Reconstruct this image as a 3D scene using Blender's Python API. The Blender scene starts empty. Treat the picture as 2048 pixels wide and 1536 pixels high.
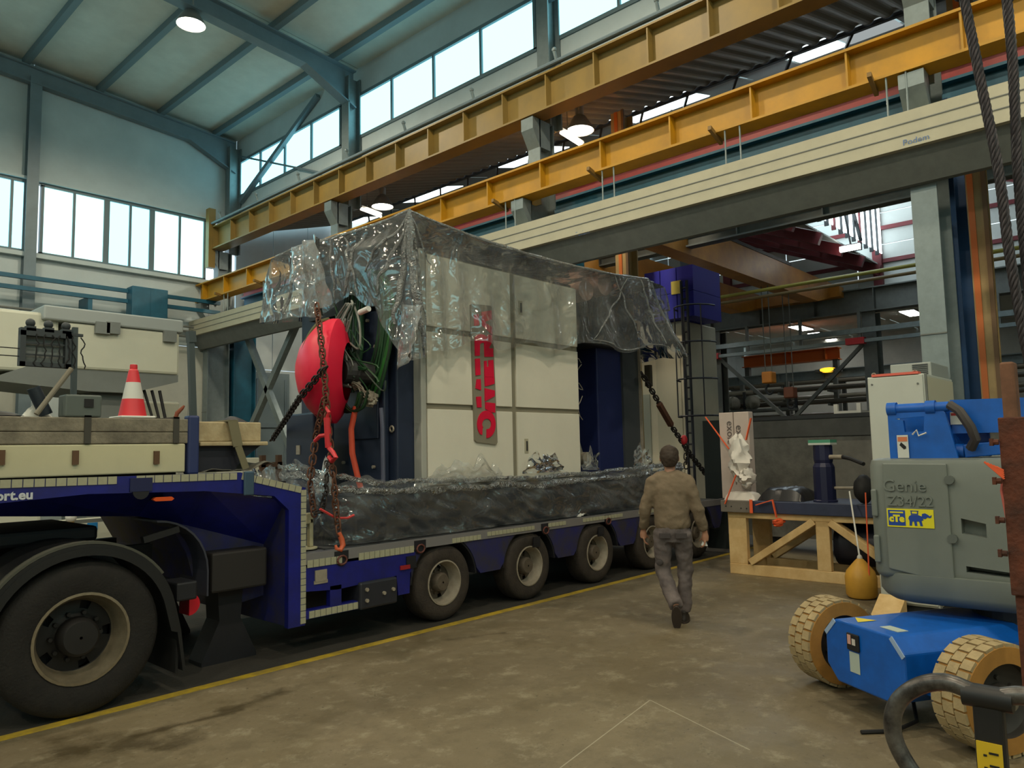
import bpy, bmesh, math, random
import numpy as np
from mathutils import Vector, Matrix, noise
random.seed(7)
SC = bpy.context.scene
COL = SC.collection

# ---------------------------------------------------------------- camera (from the vanishing points of the photo, 2048x1536)
CX, CY, CAMH = 1024.0, 768.0, 1.75
V1, V2 = (2385.0, 872.0), (-610.0, 934.0)          # vanishing points: X = along the truck, Y = along the crane beams
FPX = math.sqrt(-((V1[0]-CX)*(V2[0]-CX)+(V1[1]-CY)*(V2[1]-CY)))
_rx = np.array([V1[0]-CX, V1[1]-CY, FPX]); _rx /= np.linalg.norm(_rx)
_ry = np.array([V2[0]-CX, V2[1]-CY, FPX]); _ry /= np.linalg.norm(_ry)
_rz = np.cross(_rx, _ry)
if _rz[1] > 0: _rz = -_rz
def P(px, py, **k):
    """pixel of the photo -> world point on the plane x=, y= or z= given"""
    d = np.array([px-CX, py-CY, FPX]); d = np.array([d@_rx, d@_ry, d@_rz])
    (ax, v), = k.items(); i = 'xyz'.index(ax); o = np.array([0, 0, CAMH])
    return Vector(o+(v-o[i])/d[i]*d)
cam = bpy.data.cameras.new('camera'); camo = bpy.data.objects.new('camera', cam); COL.objects.link(camo)
cam.sensor_width = 36; cam.lens = FPX/2048*36; cam.clip_end = 300; cam.clip_start = 0.05
m = Matrix.Identity(4)
for i, w in enumerate((_rx, _ry, _rz)):
    m[i][0], m[i][1], m[i][2] = w[0], -w[1], -w[2]
m[2][3] = CAMH
camo.matrix_world = m
SC.camera = camo

# ---------------------------------------------------------------- world, exposure
W = bpy.data.worlds.new('world'); SC.world = W; W.use_nodes = True
bg = W.node_tree.nodes['Background']; bg.inputs[0].default_value = (.72, .90, 1.0, 1); bg.inputs[1].default_value = 1.0
SC.view_settings.view_transform = 'Standard'; SC.view_settings.look = 'None'
SC.view_settings.exposure = 0.8; SC.view_settings.gamma = 1; SC.view_settings.use_curve_mapping = False
LAMP_W = 345.0           # watts of one high-bay lamp
PANE_E = 1.6             # daylight through the translucent panes
SKY_E = 3.0

# ---------------------------------------------------------------- helpers
def srgb(r, g, b):
    f = lambda c: (c/255/12.92) if c/255 <= .04045 else ((c/255+.055)/1.055)**2.4
    return (f(r), f(g), f(b), 1)
MATS = {}
def mat(name, col, rough=.6, metal=0.0, n=0.0, ns=6.0, col2=None, bump=0.0, bs=40.0, spec=.5, coat=0.0):
    if name in MATS: return MATS[name]
    M = bpy.data.materials.new(name); M.use_nodes = True; t = M.node_tree; b = t.nodes['Principled BSDF']
    c = srgb(*col) if len(col) == 3 else col
    b.inputs['Base Color'].default_value = c; b.inputs['Roughness'].default_value = rough
    b.inputs['Metallic'].default_value = metal; b.inputs['Specular IOR Level'].default_value = spec
    if coat: b.inputs['Coat Weight'].default_value = coat
    if n or bump:
        g = t.nodes.new('ShaderNodeNewGeometry')
    if n:
        nz = t.nodes.new('ShaderNodeTexNoise'); nz.inputs['Scale'].default_value = ns; nz.inputs['Detail'].default_value = 6
        nz.inputs['Roughness'].default_value = .65
        t.links.new(g.outputs['Position'], nz.inputs['Vector'])
        r = t.nodes.new('ShaderNodeValToRGB'); r.color_ramp.elements[0].position = .35; r.color_ramp.elements[1].position = .68
        c2 = srgb(*col2) if col2 else tuple(x*(1-n) for x in c[:3])+(1,)
        r.color_ramp.elements[0].color = c2; r.color_ramp.elements[1].color = c
        t.links.new(nz.outputs[0], r.inputs[0]); t.links.new(r.outputs[0], b.inputs['Base Color'])
    if bump:
        n2 = t.nodes.new('ShaderNodeTexNoise'); n2.inputs['Scale'].default_value = bs; n2.inputs['Detail'].default_value = 4
        t.links.new(g.outputs['Position'], n2.inputs['Vector'])
        bp = t.nodes.new('ShaderNodeBump'); bp.inputs['Strength'].default_value = bump; bp.inputs['Distance'].default_value = .02
        t.links.new(n2.outputs[0], bp.inputs['Height']); t.links.new(bp.outputs[0], b.inputs['Normal'])
    MATS[name] = M; return M
def emit(name, col, s):
    if name in MATS: return MATS[name]
    M = bpy.data.materials.new(name); M.use_nodes = True; t = M.node_tree; t.nodes.remove(t.nodes['Principled BSDF'])
    e = t.nodes.new('ShaderNodeEmission'); e.inputs[0].default_value = tuple(col)+(1,); e.inputs[1].default_value = s
    t.links.new(e.outputs[0], t.nodes['Material Output'].inputs[0]); MATS[name] = M; return M

class MB:
    """collects shapes, in world coordinates (or through the matrix M)"""
    def __init__(s, M=None): s.v = []; s.f = []; s.M = M
    def add(s, vs, fs):
        o = len(s.v)
        s.v += [tuple(s.M @ Vector(v)) if s.M else tuple(v) for v in vs]
        s.f += [tuple(o+i for i in f) for f in fs]; return s
    def box(s, x0, x1, y0, y1, z0, z1):
        vs = [(x, y, z) for z in (z0, z1) for y in (y0, y1) for x in (x0, x1)]
        return s.add(vs, [(0,2,3,1),(4,5,7,6),(0,1,5,4),(2,6,7,3),(0,4,6,2),(1,3,7,5)])
    def beam(s, p0, p1, w, h, up=(0,0,1)):
        p0 = Vector(p0); p1 = Vector(p1); d = (p1-p0).normalized(); up = Vector(up)
        if abs(d.dot(up)) > .98: up = Vector((1,0,0)) if abs(d.x) < .9 else Vector((0,1,0))
        a = d.cross(up).normalized(); b = a.cross(d).normalized()
        vs = [p+a*(i*w/2)+b*(j*h/2) for p in (p0, p1) for j in (-1, 1) for i in (-1, 1)]
        return s.add(vs, [(0,2,3,1),(4,5,7,6),(0,1,5,4),(2,6,7,3),(0,4,6,2),(1,3,7,5)])
    def cyl(s, p0, p1, r, n=12, r2=None): return s.tube([p0, p1], [r, r if r2 is None else r2], n)
    def tube(s, pts, r, n=8, cap=True, closed=False):
        pts = [Vector(p) for p in pts]; k = len(pts); rs = r if isinstance(r, (list, tuple)) else [r]*k
        vs = []; a = None
        for i, p in enumerate(pts):
            if closed: d = pts[(i+1) % k]-pts[i-1]
            else: d = pts[min(i+1, k-1)]-pts[max(i-1, 0)]
            if d.length < 1e-9: d = Vector((0,0,1))
            d.normalize()
            if a is None:
                a = d.cross(Vector((0,0,1)))
                if a.length < .05: a = d.cross(Vector((1,0,0)))
            a = (a-d*a.dot(d))
            a.normalize(); b = d.cross(a)
            vs += [p+(a*math.cos(2*math.pi*j/n)+b*math.sin(2*math.pi*j/n))*rs[i] for j in range(n)]
        fs = []
        for i in range(k if closed else k-1):
            q = (i+1) % k
            fs += [(i*n+j, i*n+(j+1) % n, q*n+(j+1) % n, q*n+j) for j in range(n)]
        if cap and not closed: fs += [tuple(range(n))[::-1], tuple((k-1)*n+j for j in range(n))]
        return s.add(vs, fs)
    def lathe(s, prof, o, ax, n=32, a0=0, a1=2*math.pi):
        """prof: (radius, height along ax)"""
        o = Vector(o); ax = Vector(ax).normalized(); u = ax.cross(Vector((0,0,1)))
        if u.length < .05: u = Vector((1,0,0))
        u.normalize(); w = ax.cross(u); full = abs(a1-a0-2*math.pi) < 1e-6; m_ = n if full else n+1
        vs = [o+ax*h+(u*math.cos(a0+(a1-a0)*j/n)+w*math.sin(a0+(a1-a0)*j/n))*max(r, 1e-4) for r, h in prof for j in range(m_)]
        fs = [(i*m_+j, i*m_+(j+1) % m_, (i+1)*m_+(j+1) % m_, (i+1)*m_+j) for i in range(len(prof)-1) for j in range(n)]
        return s.add(vs, fs)
    def prism(s, poly, ax, a, b):
        """polygon in the two other axes (in xyz order), extruded along ax from a to b"""
        i = 'xyz'.index(ax); n = len(poly)
        def mk(p, c): q = list(p); q.insert(i, c); return q
        vs = [mk(p, a) for p in poly]+[mk(p, b) for p in poly]
        return s.add(vs, [tuple(range(n)), tuple(range(2*n-1, n-1, -1))]+[(j, n+j, n+(j+1) % n, (j+1) % n) for j in range(n)])
    def grid(s, fn, nu, nv, cu=False):
        vs = [fn(i/nu, j/nv) for j in range(nv+1) for i in range(nu if cu else nu+1)]; w = nu if cu else nu+1
        return s.add(vs, [(j*w+i, j*w+(i+1) % w, (j+1)*w+(i+1) % w, (j+1)*w+i) for j in range(nv) for i in range(nu)])
    def ball(s, c, rx, ry=None, rz=None, n=16, m_=10):
        ry = ry or rx; rz = rz or rx
        def fn(u, v):
            a = 2*math.pi*u; t = math.pi*(v*.998+.001)
            return (c[0]+rx*math.sin(t)*math.cos(a), c[1]+ry*math.sin(t)*math.sin(a), c[2]-rz*math.cos(t))
        return s.grid(fn, n, m_, cu=True)
def obj(name, mb, m_, parent=None, smooth=False, bevel=0.0, recenter=True, solid=0.0, sub=0):
    vs = np.array(mb.v, dtype=float)
    c = np.array([(vs[:,0].min()+vs[:,0].max())/2, (vs[:,1].min()+vs[:,1].max())/2, vs[:,2].min()]) if recenter else np.zeros(3)
    me = bpy.data.meshes.new(name); me.from_pydata((vs-c).tolist(), [], mb.f)
    ms = m_ if isinstance(m_, (list, tuple)) else [m_]
    for q in ms: me.materials.append(q)
    if smooth:
        me.polygons.foreach_set('use_smooth', [True]*len(me.polygons))
        try: me.set_sharp_from_angle(angle=math.radians(40))
        except Exception: pass
    o = bpy.data.objects.new(name, me); COL.objects.link(o)
    if parent is not None:
        o.parent = parent; o.location = Vector(c)-WLOC[parent.name]
    else: o.location = c
    WLOC[o.name] = Vector(c)
    bm = bmesh.new(); bm.from_mesh(me); bmesh.ops.recalc_face_normals(bm, faces=bm.faces); bm.to_mesh(me); bm.free()
    if solid:
        q = o.modifiers.new('solid', 'SOLIDIFY'); q.thickness = solid; q.offset = 0
    if bevel:
        q = o.modifiers.new('bevel', 'BEVEL'); q.width = bevel; q.segments = 2; q.limit_method = 'ANGLE'; q.harden_normals = False
    if sub:
        q = o.modifiers.new('sub', 'SUBSURF'); q.levels = sub; q.render_levels = sub
    return o
WLOC = {}
def tag(o, label=None, cat=None, group=None, kind=None):
    if label: o['label'] = label
    if cat: o['category'] = cat
    if group: o['group'] = group
    if kind: o['kind'] = kind
    return o
def thing(name, label, cat, loc=(0,0,0), group=None):
    o = bpy.data.objects.new(name, None); o.empty_display_size = .1; COL.objects.link(o); o.location = loc; WLOC[o.name] = Vector(loc)
    return tag(o, label, cat, group)
def struct(name, mb, m_, parent=None, label=None, **k):
    o = obj(name, mb, m_, parent, **k); o['kind'] = 'structure'
    if label: o['label'] = label
    return o
def copy_part(src, parent, wloc, rot=None):
    """a copy that shares the mesh, at world location wloc"""
    c = src.copy(); COL.objects.link(c); c.parent = parent
    c.location = Vector(wloc)-(WLOC[parent.name] if parent is not None else Vector((0,0,0))); WLOC[c.name] = Vector(wloc)
    if rot is not None: c.rotation_mode = 'QUATERNION'; c.rotation_quaternion = rot
    return c
def text(name, s, size, M, m_, parent, extrude=.001, bold=0.0, align='CENTER'):
    cu = bpy.data.curves.new(name, 'FONT'); cu.body = s; cu.size = size; cu.extrude = extrude; cu.align_x = align; cu.align_y = 'CENTER'
    cu.offset = bold; cu.resolution_u = 3
    t = bpy.data.objects.new(name, cu); COL.objects.link(t); dg = bpy.context.evaluated_depsgraph_get()
    me = bpy.data.meshes.new_from_object(t.evaluated_get(dg)); vs = [v.co.copy() for v in me.vertices]; fs = [tuple(p.vertices) for p in me.polygons]
    bpy.data.objects.remove(t); bpy.data.curves.remove(cu); bpy.data.meshes.remove(me)
    mb = MB(M); mb.add(vs, fs); return obj(name, mb, m_, parent)
def carve(o, mb):
    """cut the shape mb (world coordinates) out of the mesh of o for good"""
    me = bpy.data.meshes.new('cut'); me.from_pydata(mb.v, [], mb.f); bm = bmesh.new(); bm.from_mesh(me); bmesh.ops.recalc_face_normals(bm, faces=bm.faces); bm.to_mesh(me); bm.free()
    c = bpy.data.objects.new('cut', me); COL.objects.link(c); q = o.modifiers.new('cut', 'BOOLEAN'); q.operation = 'DIFFERENCE'; q.object = c; q.solver = 'EXACT'
    bpy.context.view_layer.update(); n = bpy.data.meshes.new_from_object(o.evaluated_get(bpy.context.evaluated_depsgraph_get()))
    o.modifiers.clear(); o.data = n; bpy.data.objects.remove(c); bpy.data.meshes.remove(me); return o
def frame(o, xd, yd):
    """matrix with local x = xd, local y = yd at o"""
    x = Vector(xd).normalized(); y = Vector(yd).normalized(); z = x.cross(y)
    return Matrix(((x.x, y.x, z.x, o[0]), (x.y, y.y, z.y, o[1]), (x.z, y.z, z.z, o[2]), (0,0,0,1)))
def nz(x, y=0., z=0.): return noise.noise(Vector((x, y, z)))
# ---------------------------------------------------------------- materials of the building
m_wall = mat('wall_panel_grey', (186,198,200), .6, n=.12, ns=1.2)
m_wall_l = mat('wall_light', (176,178,168), .7, n=.15, ns=1.5)
m_ceil = mat('ceiling_panel', (200,204,194), .8, n=.12, ns=2.0)
m_steelb = mat('steel_bluegrey', (112,128,136), .5, n=.15, ns=3)
m_galv = mat('galvanised', (126,138,140), .42, metal=.35, n=.16, ns=9)
m_yel = mat('crane_yellow', (184,134,8), .45, n=.18, ns=2.2, col2=(160,118,16))
m_yel2 = mat('crane_yellow_dull', (142,116,56), .5, n=.18, ns=2.0, col2=(126,105,56))
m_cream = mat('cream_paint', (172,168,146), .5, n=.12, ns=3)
m_teal = mat('teal_paint', (24,88,112), .5, n=.25, ns=4)
m_blue_c = mat('column_blue', (22,62,104), .5, n=.25, ns=5)
m_dark = mat('dark_steel', (46,50,54), .55, n=.2, ns=6)
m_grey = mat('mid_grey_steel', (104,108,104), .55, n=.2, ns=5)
m_red_s = mat('red_steel', (112,36,42), .55, n=.2, ns=5)
m_redb = mat('red_rail', (142,44,42), .45, n=.2, ns=5)
m_roofd = mat('corrugated_roof', (120,118,110), .7, n=.12, ns=2)
m_orange = mat('crane_orange', (196,136,52), .45, n=.18, ns=1.6, col2=(166,110,44))
m_pane = emit('daylight_pane', (.32,.78,.88), PANE_E)
m_panew = emit('daylight_pane_warm', (.40,.80,.78), PANE_E)
m_sky = emit('skylight_pane', (.80,.95,1.0), SKY_E)
m_frame = mat('window_frame', (98,116,122), .5)
m_black = mat('black_rubberish', (22,22,24), .7)

# ---------------------------------------------------------------- floor
def floor_mat():
    M = bpy.data.materials.new('concrete_floor'); M.use_nodes = True; t = M.node_tree; b = t.nodes['Principled BSDF']; L = t.links.new
    g = t.nodes.new('ShaderNodeNewGeometry')
    def noise_(s, d=6, r=.6):
        q = t.nodes.new('ShaderNodeTexNoise'); q.inputs['Scale'].default_value = s; q.inputs['Detail'].default_value = d; q.inputs['Roughness'].default_value = r
        L(g.outputs['Position'], q.inputs['Vector']); return q.outputs[0]
    def ramp(i, p0, c0, p1, c1):
        q = t.nodes.new('ShaderNodeValToRGB'); e = q.color_ramp.elements; e[0].position = p0; e[1].position = p1; e[0].color = c0; e[1].color = c1; L(i, q.inputs[0]); return q.outputs[0]
    def mix(f, a, c, mode='MIX'):
        q = t.nodes.new('ShaderNodeMix'); q.data_type = 'RGBA'; q.blend_type = mode; L(f, q.inputs[0]) if not isinstance(f, float) else None
        if isinstance(f, float): q.inputs[0].default_value = f
        for i, s in ((6, a), (7, c)):
            if isinstance(s, tuple): q.inputs[i].default_value = s
            else: L(s, q.inputs[i])
        return q.outputs[2]
    def math_(op, a, c=None, d=None):
        q = t.nodes.new('ShaderNodeMath'); q.operation = op
        for i, s in enumerate((a, c, d)):
            if s is None: continue
            if isinstance(s, (int, float)): q.inputs[i].default_value = s
            else: L(s, q.inputs[i])
        return q.outputs[0]
    w1, k1 = (1,1,1,1), (0,0,0,1)
    base = ramp(noise_(.55, 8, .62), .3, srgb(94,83,62), .72, srgb(130,118,93))
    base = mix(ramp(noise_(2.2, 9, .74), .48, k1, .60, (.5,.5,.5,1)), base, srgb(84,74,54))       # worn blotches
    base = mix(ramp(noise_(4.2, 9, .78), .53, k1, .64, (.42,.42,.42,1)), base, srgb(160,152,128))          # pale scuffs
    base = mix(ramp(noise_(26, 4, .6), .64, k1, .70, (.8,.8,.8,1)), base, srgb(70,62,46))              # specks
    # two oil trails that have a shape of their own
    sp = t.nodes.new('ShaderNodeSeparateXYZ'); L(g.outputs['Position'], sp.inputs[0]); X, Y = sp.outputs[0], sp.outputs[1]
    wob = noise_(3.0, 6, .7)
    def seg(p, q_, w):
        dx, dy = q_[0]-p[0], q_[1]-p[1]; l = math.hypot(dx, dy); dx /= l; dy /= l
        ax = math_('SUBTRACT', X, p[0]); ay = math_('SUBTRACT', Y, p[1])
        u = math_('ADD', math_('MULTIPLY', ax, dx), math_('MULTIPLY', ay, dy))
        v = math_('ABSOLUTE', math_('SUBTRACT', math_('MULTIPLY', ay, dx), math_('MULTIPLY', ax, dy)))
        e = math_('MAXIMUM', math_('SUBTRACT', math_('ABSOLUTE', math_('SUBTRACT', u, l/2)), l/2), v)
        e = math_('ADD', math_('DIVIDE', e, w), math_('MULTIPLY', math_('SUBTRACT', wob, .5), 4.2))
        return math_('SUBTRACT', 1.0, math_('MINIMUM', 1.0, math_('MAXIMUM', 0.0, e)))
    for a, c, w in ((P(150,1500,z=0), P(310,1485,z=0), .30), (P(280,1470,z=0), P(480,1420,z=0), .045), (P(460,1420,z=0), P(560,1385,z=0), .10),
                    (P(900,1280,z=0), P(1010,1265,z=0), .07), (P(1120,1195,z=0), P(1180,1190,z=0), .05), (P(1640,1385,z=0), P(1700,1380,z=0), .07)):
        base = mix(math_('MULTIPLY', seg(a, c, w), .85), base, srgb(62,52,30))
    for a, c in ((P(1120,1536,z=0), P(1300,1400,z=0)), (P(1300,1400,z=0), P(1500,1500,z=0))):                # pale scratches
        dx, dy = c[0]-a[0], c[1]-a[1]; l = math.hypot(dx, dy); dx /= l; dy /= l
        v = math_('ABSOLUTE', math_('SUBTRACT', math_('MULTIPLY', math_('SUBTRACT', Y, a[1]), dx), math_('MULTIPLY', math_('SUBTRACT', X, a[0]), dy)))
        u = math_('ABSOLUTE', math_('SUBTRACT', math_('ADD', math_('MULTIPLY', math_('SUBTRACT', X, a[0]), dx), math_('MULTIPLY', math_('SUBTRACT', Y, a[1]), dy)), l/2))
        msk = math_('MULTIPLY', math_('LESS_THAN', v, .004), math_('LESS_THAN', u, l/2))
        base = mix(math_('MULTIPLY', msk, .5), base, srgb(186,180,158))
    L(base, b.inputs['Base Color'])
    L(ramp(noise_(1.6, 6, .6), .35, (.42,.42,.42,1), .65, (.72,.72,.72,1)), b.inputs['Roughness'])
    bp = t.nodes.new('ShaderNodeBump'); bp.inputs['Strength'].default_value = .25; bp.inputs['Distance'].default_value = .01; L(noise_(18, 8, .7), bp.inputs['Height']); L(bp.outputs[0], b.inputs['Normal'])
    return M
m_floor = floor_mat()
m_lane = mat('lane_asphalt', (60,57,52), .75, n=.3, ns=3, bump=.2)
m_line = mat('yellow_line', (196,164,32), .6, n=.25, ns=9, col2=(150,128,58))
YK = 5.70
struct('floor', MB().box(-12,11.0,-10,YK-.05,-.2,0), m_floor, label='worn brown concrete hall floor with oil stains')
struct('floor_lane', MB().box(-12,47,YK+.05,9.3,-.2,0), m_lane, label='dark truck lane floor under the trailer')
struct('floor_back', MB().box(-12,11.0,9.4,21.2,-.2,0), m_floor, label='concrete floor beyond the truck lane')
struct('floor_next_hall', MB().box(11.0,47,-10,YK-.05,-.2,0).box(11.0,47,9.4,22,-.2,0), mat('floor_plain', (120,112,92), .6, n=.2, ns=1), label='concrete floor of the neighbouring hall')
struct('trim_1', MB().box(-12,47,YK-.05,YK+.05,-.2,.002), m_line, label='yellow painted line along the truck lane beside the open floor')
struct('trim_2', MB().box(-12,47,9.3,9.4,-.2,.002), m_line, label='yellow painted line on the far side of the truck lane')

# ---------------------------------------------------------------- main hall shell
XW, YG = 10.7, 20.95                      # clerestory wall plane, gable wall plane
def zr(x): return 11.42+.07*(XW-abs(x+.3)+.3)-.0
ZR = lambda x: 11.35+.07*min(XW-x, x+11.3)
YC = (-4.15, 2.15, 8.45, 14.75, 20.75)     # frame lines
# ceiling: one panel per purlin field
ceil = thing('ceiling', 'grey panelled ceiling of the high hall', 'ceiling'); ceil['kind'] = 'structure'; del ceil['category']
xs = [-11.3, -8.6, -6.6, -4.6, -2.6, -.3, 1.6, 3.35, 5.05, 6.75, 8.35, 9.95, XW+.1]
for a, b in zip(xs[:-1], xs[1:]):
    for y0, y1 in zip((-10,)+YC[:-1], YC[:-1]+(YG,)):
        mb = MB(); e = .012
        vs = [(x, y, ZR(x)+dz) for dz in (0, .1) for y in (y0+e, y1-e) for x in (a+e, b-e)]
        mb.add(vs, [(0,2,3,1),(4,5,7,6),(0,1,5,4),(2,6,7,3),(0,4,6,2),(1,3,7,5)])
        obj('ceiling_panel', mb, m_ceil, ceil)
for x in xs[1:-1]:
    obj('purlin', MB().box(x-.07,x+.07,-10,YG-.1,ZR(x)-.17,ZR(x)-.005), m_frame, ceil)
struct('wall_roof_backing', MB().box(-11.6,XW+.3,-10.2,YG+.3,12.45,12.6), m_dark, label='roof sheet above the ceiling')
# rafters (portal frames)
for i, y in enumerate(YC):
    t = thing('roof_rafter', 'blue-grey steel rafter under the ceiling, on the frame with the column at y', 'rafter', (0, y, 11))
    t['label'] = ['steel rafter frame behind the camera across the ceiling', 'steel rafter over the near galvanised column', 'steel rafter over the second column of the row',
                  'blue-grey haunched steel rafter crossing the ceiling beside the round lamp', 'blue-grey steel rafter running along the top of the window gable wall'][i]
    w = .14 if i < 4 else .1
    for s, xa, xb in ((1, 10.55, -.3), (-1, -11.15, -.3)):
        yy = y if i < 4 else y+.03
        zb = lambda x: ZR(x)-.17
        hx = xa-s*1.4
        mb = MB().prism([(xa, zb(xa)), (xb, zb(xb)), (xb, zb(xb)-.42), (hx, zb(hx)-.42), (xa, zb(xa)-.95)], 'y', yy-.012, yy+.012)
        obj('web', mb, m_steelb, t)
        mb = MB()
        for q0, q1 in (((xb, zb(xb)-.42), (hx, zb(hx)-.42)), ((hx, zb(hx)-.42), (xa, zb(xa)-.95))):
            mb.beam((q0[0], yy, q0[1]), (q1[0], yy, q1[1]), 2*w, .03)
        obj('flange', mb, m_steelb, t)
        obj('flange', MB().beam((xb, yy, zb(xb)-.02), (xa, yy, zb(xa)-.02), 2*w, .03), m_steelb, t)
# ---- clerestory wall (right) with windows, bay by bay
ZB, ZT = 9.56, 10.62
wr = struct('wall_right', MB().box(XW,XW+.12,-10,YG,ZT,12.4), m_wall, label='grey-blue clerestory wall above the crane beams')
struct('wall_right_low', MB().box(XW,XW+.12,-10,YG,8.35,ZB), m_wall, label='grey panel band under the clerestory windows')
wl = struct('wall_left', MB().box(-11.6,-11.4,-10,YG,0,ZB).box(-11.6,-11.4,-10,YG,ZT,12.4), m_wall, label='left side wall behind the camera')
nwin = [0]
def window(axis, plane, a0, a1, z0, z1, cuts, pm, thick=(), label='', off=False):
    """a window in the plane; each pane is a piece of its own"""
    nwin[0] += 1
    t = thing('window_%d%s' % (nwin[0], '_offscreen' if off else ''), label, 'window', (plane, a0, z0) if axis == 'x' else (a0, plane, z0)); del t['category']; t['kind'] = 'structure'
    B = (lambda mb, p0, p1, q0, q1, r0, r1: mb.box(p0, p1, q0, q1, r0, r1)) if axis == 'x' else (lambda mb, p0, p1, q0, q1, r0, r1: mb.box(q0, q1, p0, p1, r0, r1))
    ed = [a0]+list(cuts)+[a1]
    for i, (u, v) in enumerate(zip(ed[:-1], ed[1:])):
        mb = MB(); B(mb, plane+.03, plane+.05, min(u, v)+.02, max(u, v)-.02, z0+.03, z1-.03); obj('pane', mb, pm[i % len(pm)], t)
    mb = MB(); lo, hi = min(a0, a1), max(a0, a1)
    B(mb, plane-.03, plane+.09, lo-.05, hi+.05, z0-.05, z0+.03); B(mb, plane-.03, plane+.09, lo-.05, hi+.05, z1-.03, z1+.05)
    B(mb, plane-.03, plane+.09, lo-.05, lo+.02, z0, z1); B(mb, plane-.03, plane+.09, hi-.02, hi+.05, z0, z1)
    obj('window_frame', mb, m_frame, t)
    for c in cuts:
        w = .07 if c in thick else .03
        mb = MB(); B(mb, plane-.02, plane+.07, c-w, c+w, z0, z1); obj('mullion', mb, m_frame, t)
    return t
for (y0, y1) in ((20.85,15.5),(14.9,8.95),(8.4,2.7),(2.0,-4.0),(-4.3,-9.9)):
    yy = [y0+(y1-y0)*k/4 for k in (1, 2, 3)]
    window('x', XW, y0, y1, ZB, ZT, yy, [m_pane], label='long clerestory window strip with four bright panes above the crane beam, %s' %
           {20.85:'nearest the gable wall behind the cross bracing', 14.9:'in the middle bay', 8.4:'at the near column'}.get(y0, 'behind the camera'), off=y0 < 2.5)
for y0, y1 in ((20.85,14.9),(14.6,8.6),(8.3,2.3),(2.0,-4.0),(-4.3,-9.9)):
    window('x', -11.46, y0, y1, ZB, ZT, [y0+(y1-y0)*k/4 for k in (1, 2, 3)], [m_pane], label='clerestory window strip of the wall behind the camera', off=True)
# fill strips between the clerestory windows
for y0, y1 in ((20.9,YG),(14.95,15.45),(8.45,8.9),(2.05,2.65),(-4.25,-4.05),(-10,-9.95)):
    struct('wall_right_pier', MB().box(XW,XW+.12,y0,y1,ZB,ZT), m_wall, label='wall pier between clerestory windows')
# ---- gable wall with windows
GZ0, GZ1 = 6.9, 8.65
gw = thing('wall_gable', 'grey sheet gable wall with tall bright windows and teal pipes', 'wall', (0, YG, 0)); del gw['category']; gw['kind'] = 'structure'
for a, b in ((-11.4,-6.1),(-6.1,-.75),(-.75,5.28),(5.28,XW)):
    obj('sheet', MB().box(a+.01,b-.01,YG,YG+.1,GZ1,12.35), m_wall, gw)
    obj('sheet', MB().box(a+.01,b-.01,YG,YG+.1,4.9,GZ0), m_wall, gw)
    n = 4
    for k in range(n):
        obj('sheet', MB().box(a+(b-a)*k/n+.01,a+(b-a)*(k+1)/n-.01,YG,YG+.1,0,4.88), m_wall_l if k else m_wall, gw)
for x in (-6.1,-.75,5.28):
    obj('gable_post', MB().box(x-.13,x+.13,YG-.25,YG-.23,0,11.3).box(x-.012,x+.012,YG-.23,YG-.02,0,11.3).box(x-.13,x+.13,YG-.02,YG,0,11.3), m_steelb, gw)
obj('sill_rail', MB().box(-11.4,XW-.3,YG-.16,YG-.01,GZ0-.16,GZ0-.05), m_wall, gw)
obj('sill_rail', MB().box(-11.4,XW-.3,YG-.12,YG-.01,GZ1+.05,GZ1+.12), m_wall, gw)
q = lambda px: P(px, 430, y=YG).x
window('y', YG, q(85), q(409), GZ0, GZ1, [q(148), (q(210)+q(217))/2, q(261), (q(301)+q(308))/2, q(360)], [m_panew, m_panew, m_pane, m_pane, m_panew, m_panew],
       thick=((q(210)+q(217))/2, (q(301)+q(308))/2), label='tall gable window with six bright panes right of the grey post')
window('y', YG, -.5, q(60), GZ0, GZ1, [.6, 1.7, 2.7, 3.6, q(-20), q(22)], [m_pane], label='tall gable window with bluish panes left of the grey post')
window('y', YG, -5.9, -.95, GZ0, GZ1, [-4.8,-3.6,-2.4], [m_pane], label='gable window out of the picture', off=True)
struct('wall_back', MB().box(-11.6,XW,-10.2,-10,0,GZ0).box(-11.6,XW,-10.2,-10,8.65,12.4), m_wall_l, label='wall behind the camera')
for k in range(4): window('y', -10.1, -11.2+5.5*k, -6.0+5.5*k, GZ0, GZ1, [-11.2+5.5*k+1.3*j for j in (1,2,3)], [m_panew], label='tall window of the gable wall behind the camera', off=True)
# teal service pipes along the gable wall
t = thing('teal_pipe_run', 'pair of teal pipes with brackets running along the gable wall under the windows', 'pipes', (5, YG-.7, 5.7))
za, zb_ = P(0,547,y=YG-.7).z, P(0,570,y=YG-.7).z
for z in (za, zb_): obj('pipe', MB().box(-8,9.9,YG-.72,YG-.64,z-.05,z+.05), m_teal, t)
for px in (182,): obj('bracket', MB().box(P(px,560,y=YG-.7).x-.05,P(px,560,y=YG-.7).x+.05,YG-.7,YG-.01,zb_-.4,zb_), m_teal, t)
for px in (282,316):
    c = P(px, 610, y=YG-.8); obj('hanging_box', MB().box(c.x-.3,c.x+.18,YG-1.0,YG-.6,c.z-.5,za+.1), m_teal, t, bevel=.02)
for z in (5.25,5.38,5.1): obj('thin_pipe', MB().cyl((-8,YG-.4,z),(9.9,YG-.4,z),.03,8), m_grey, t)

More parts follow.
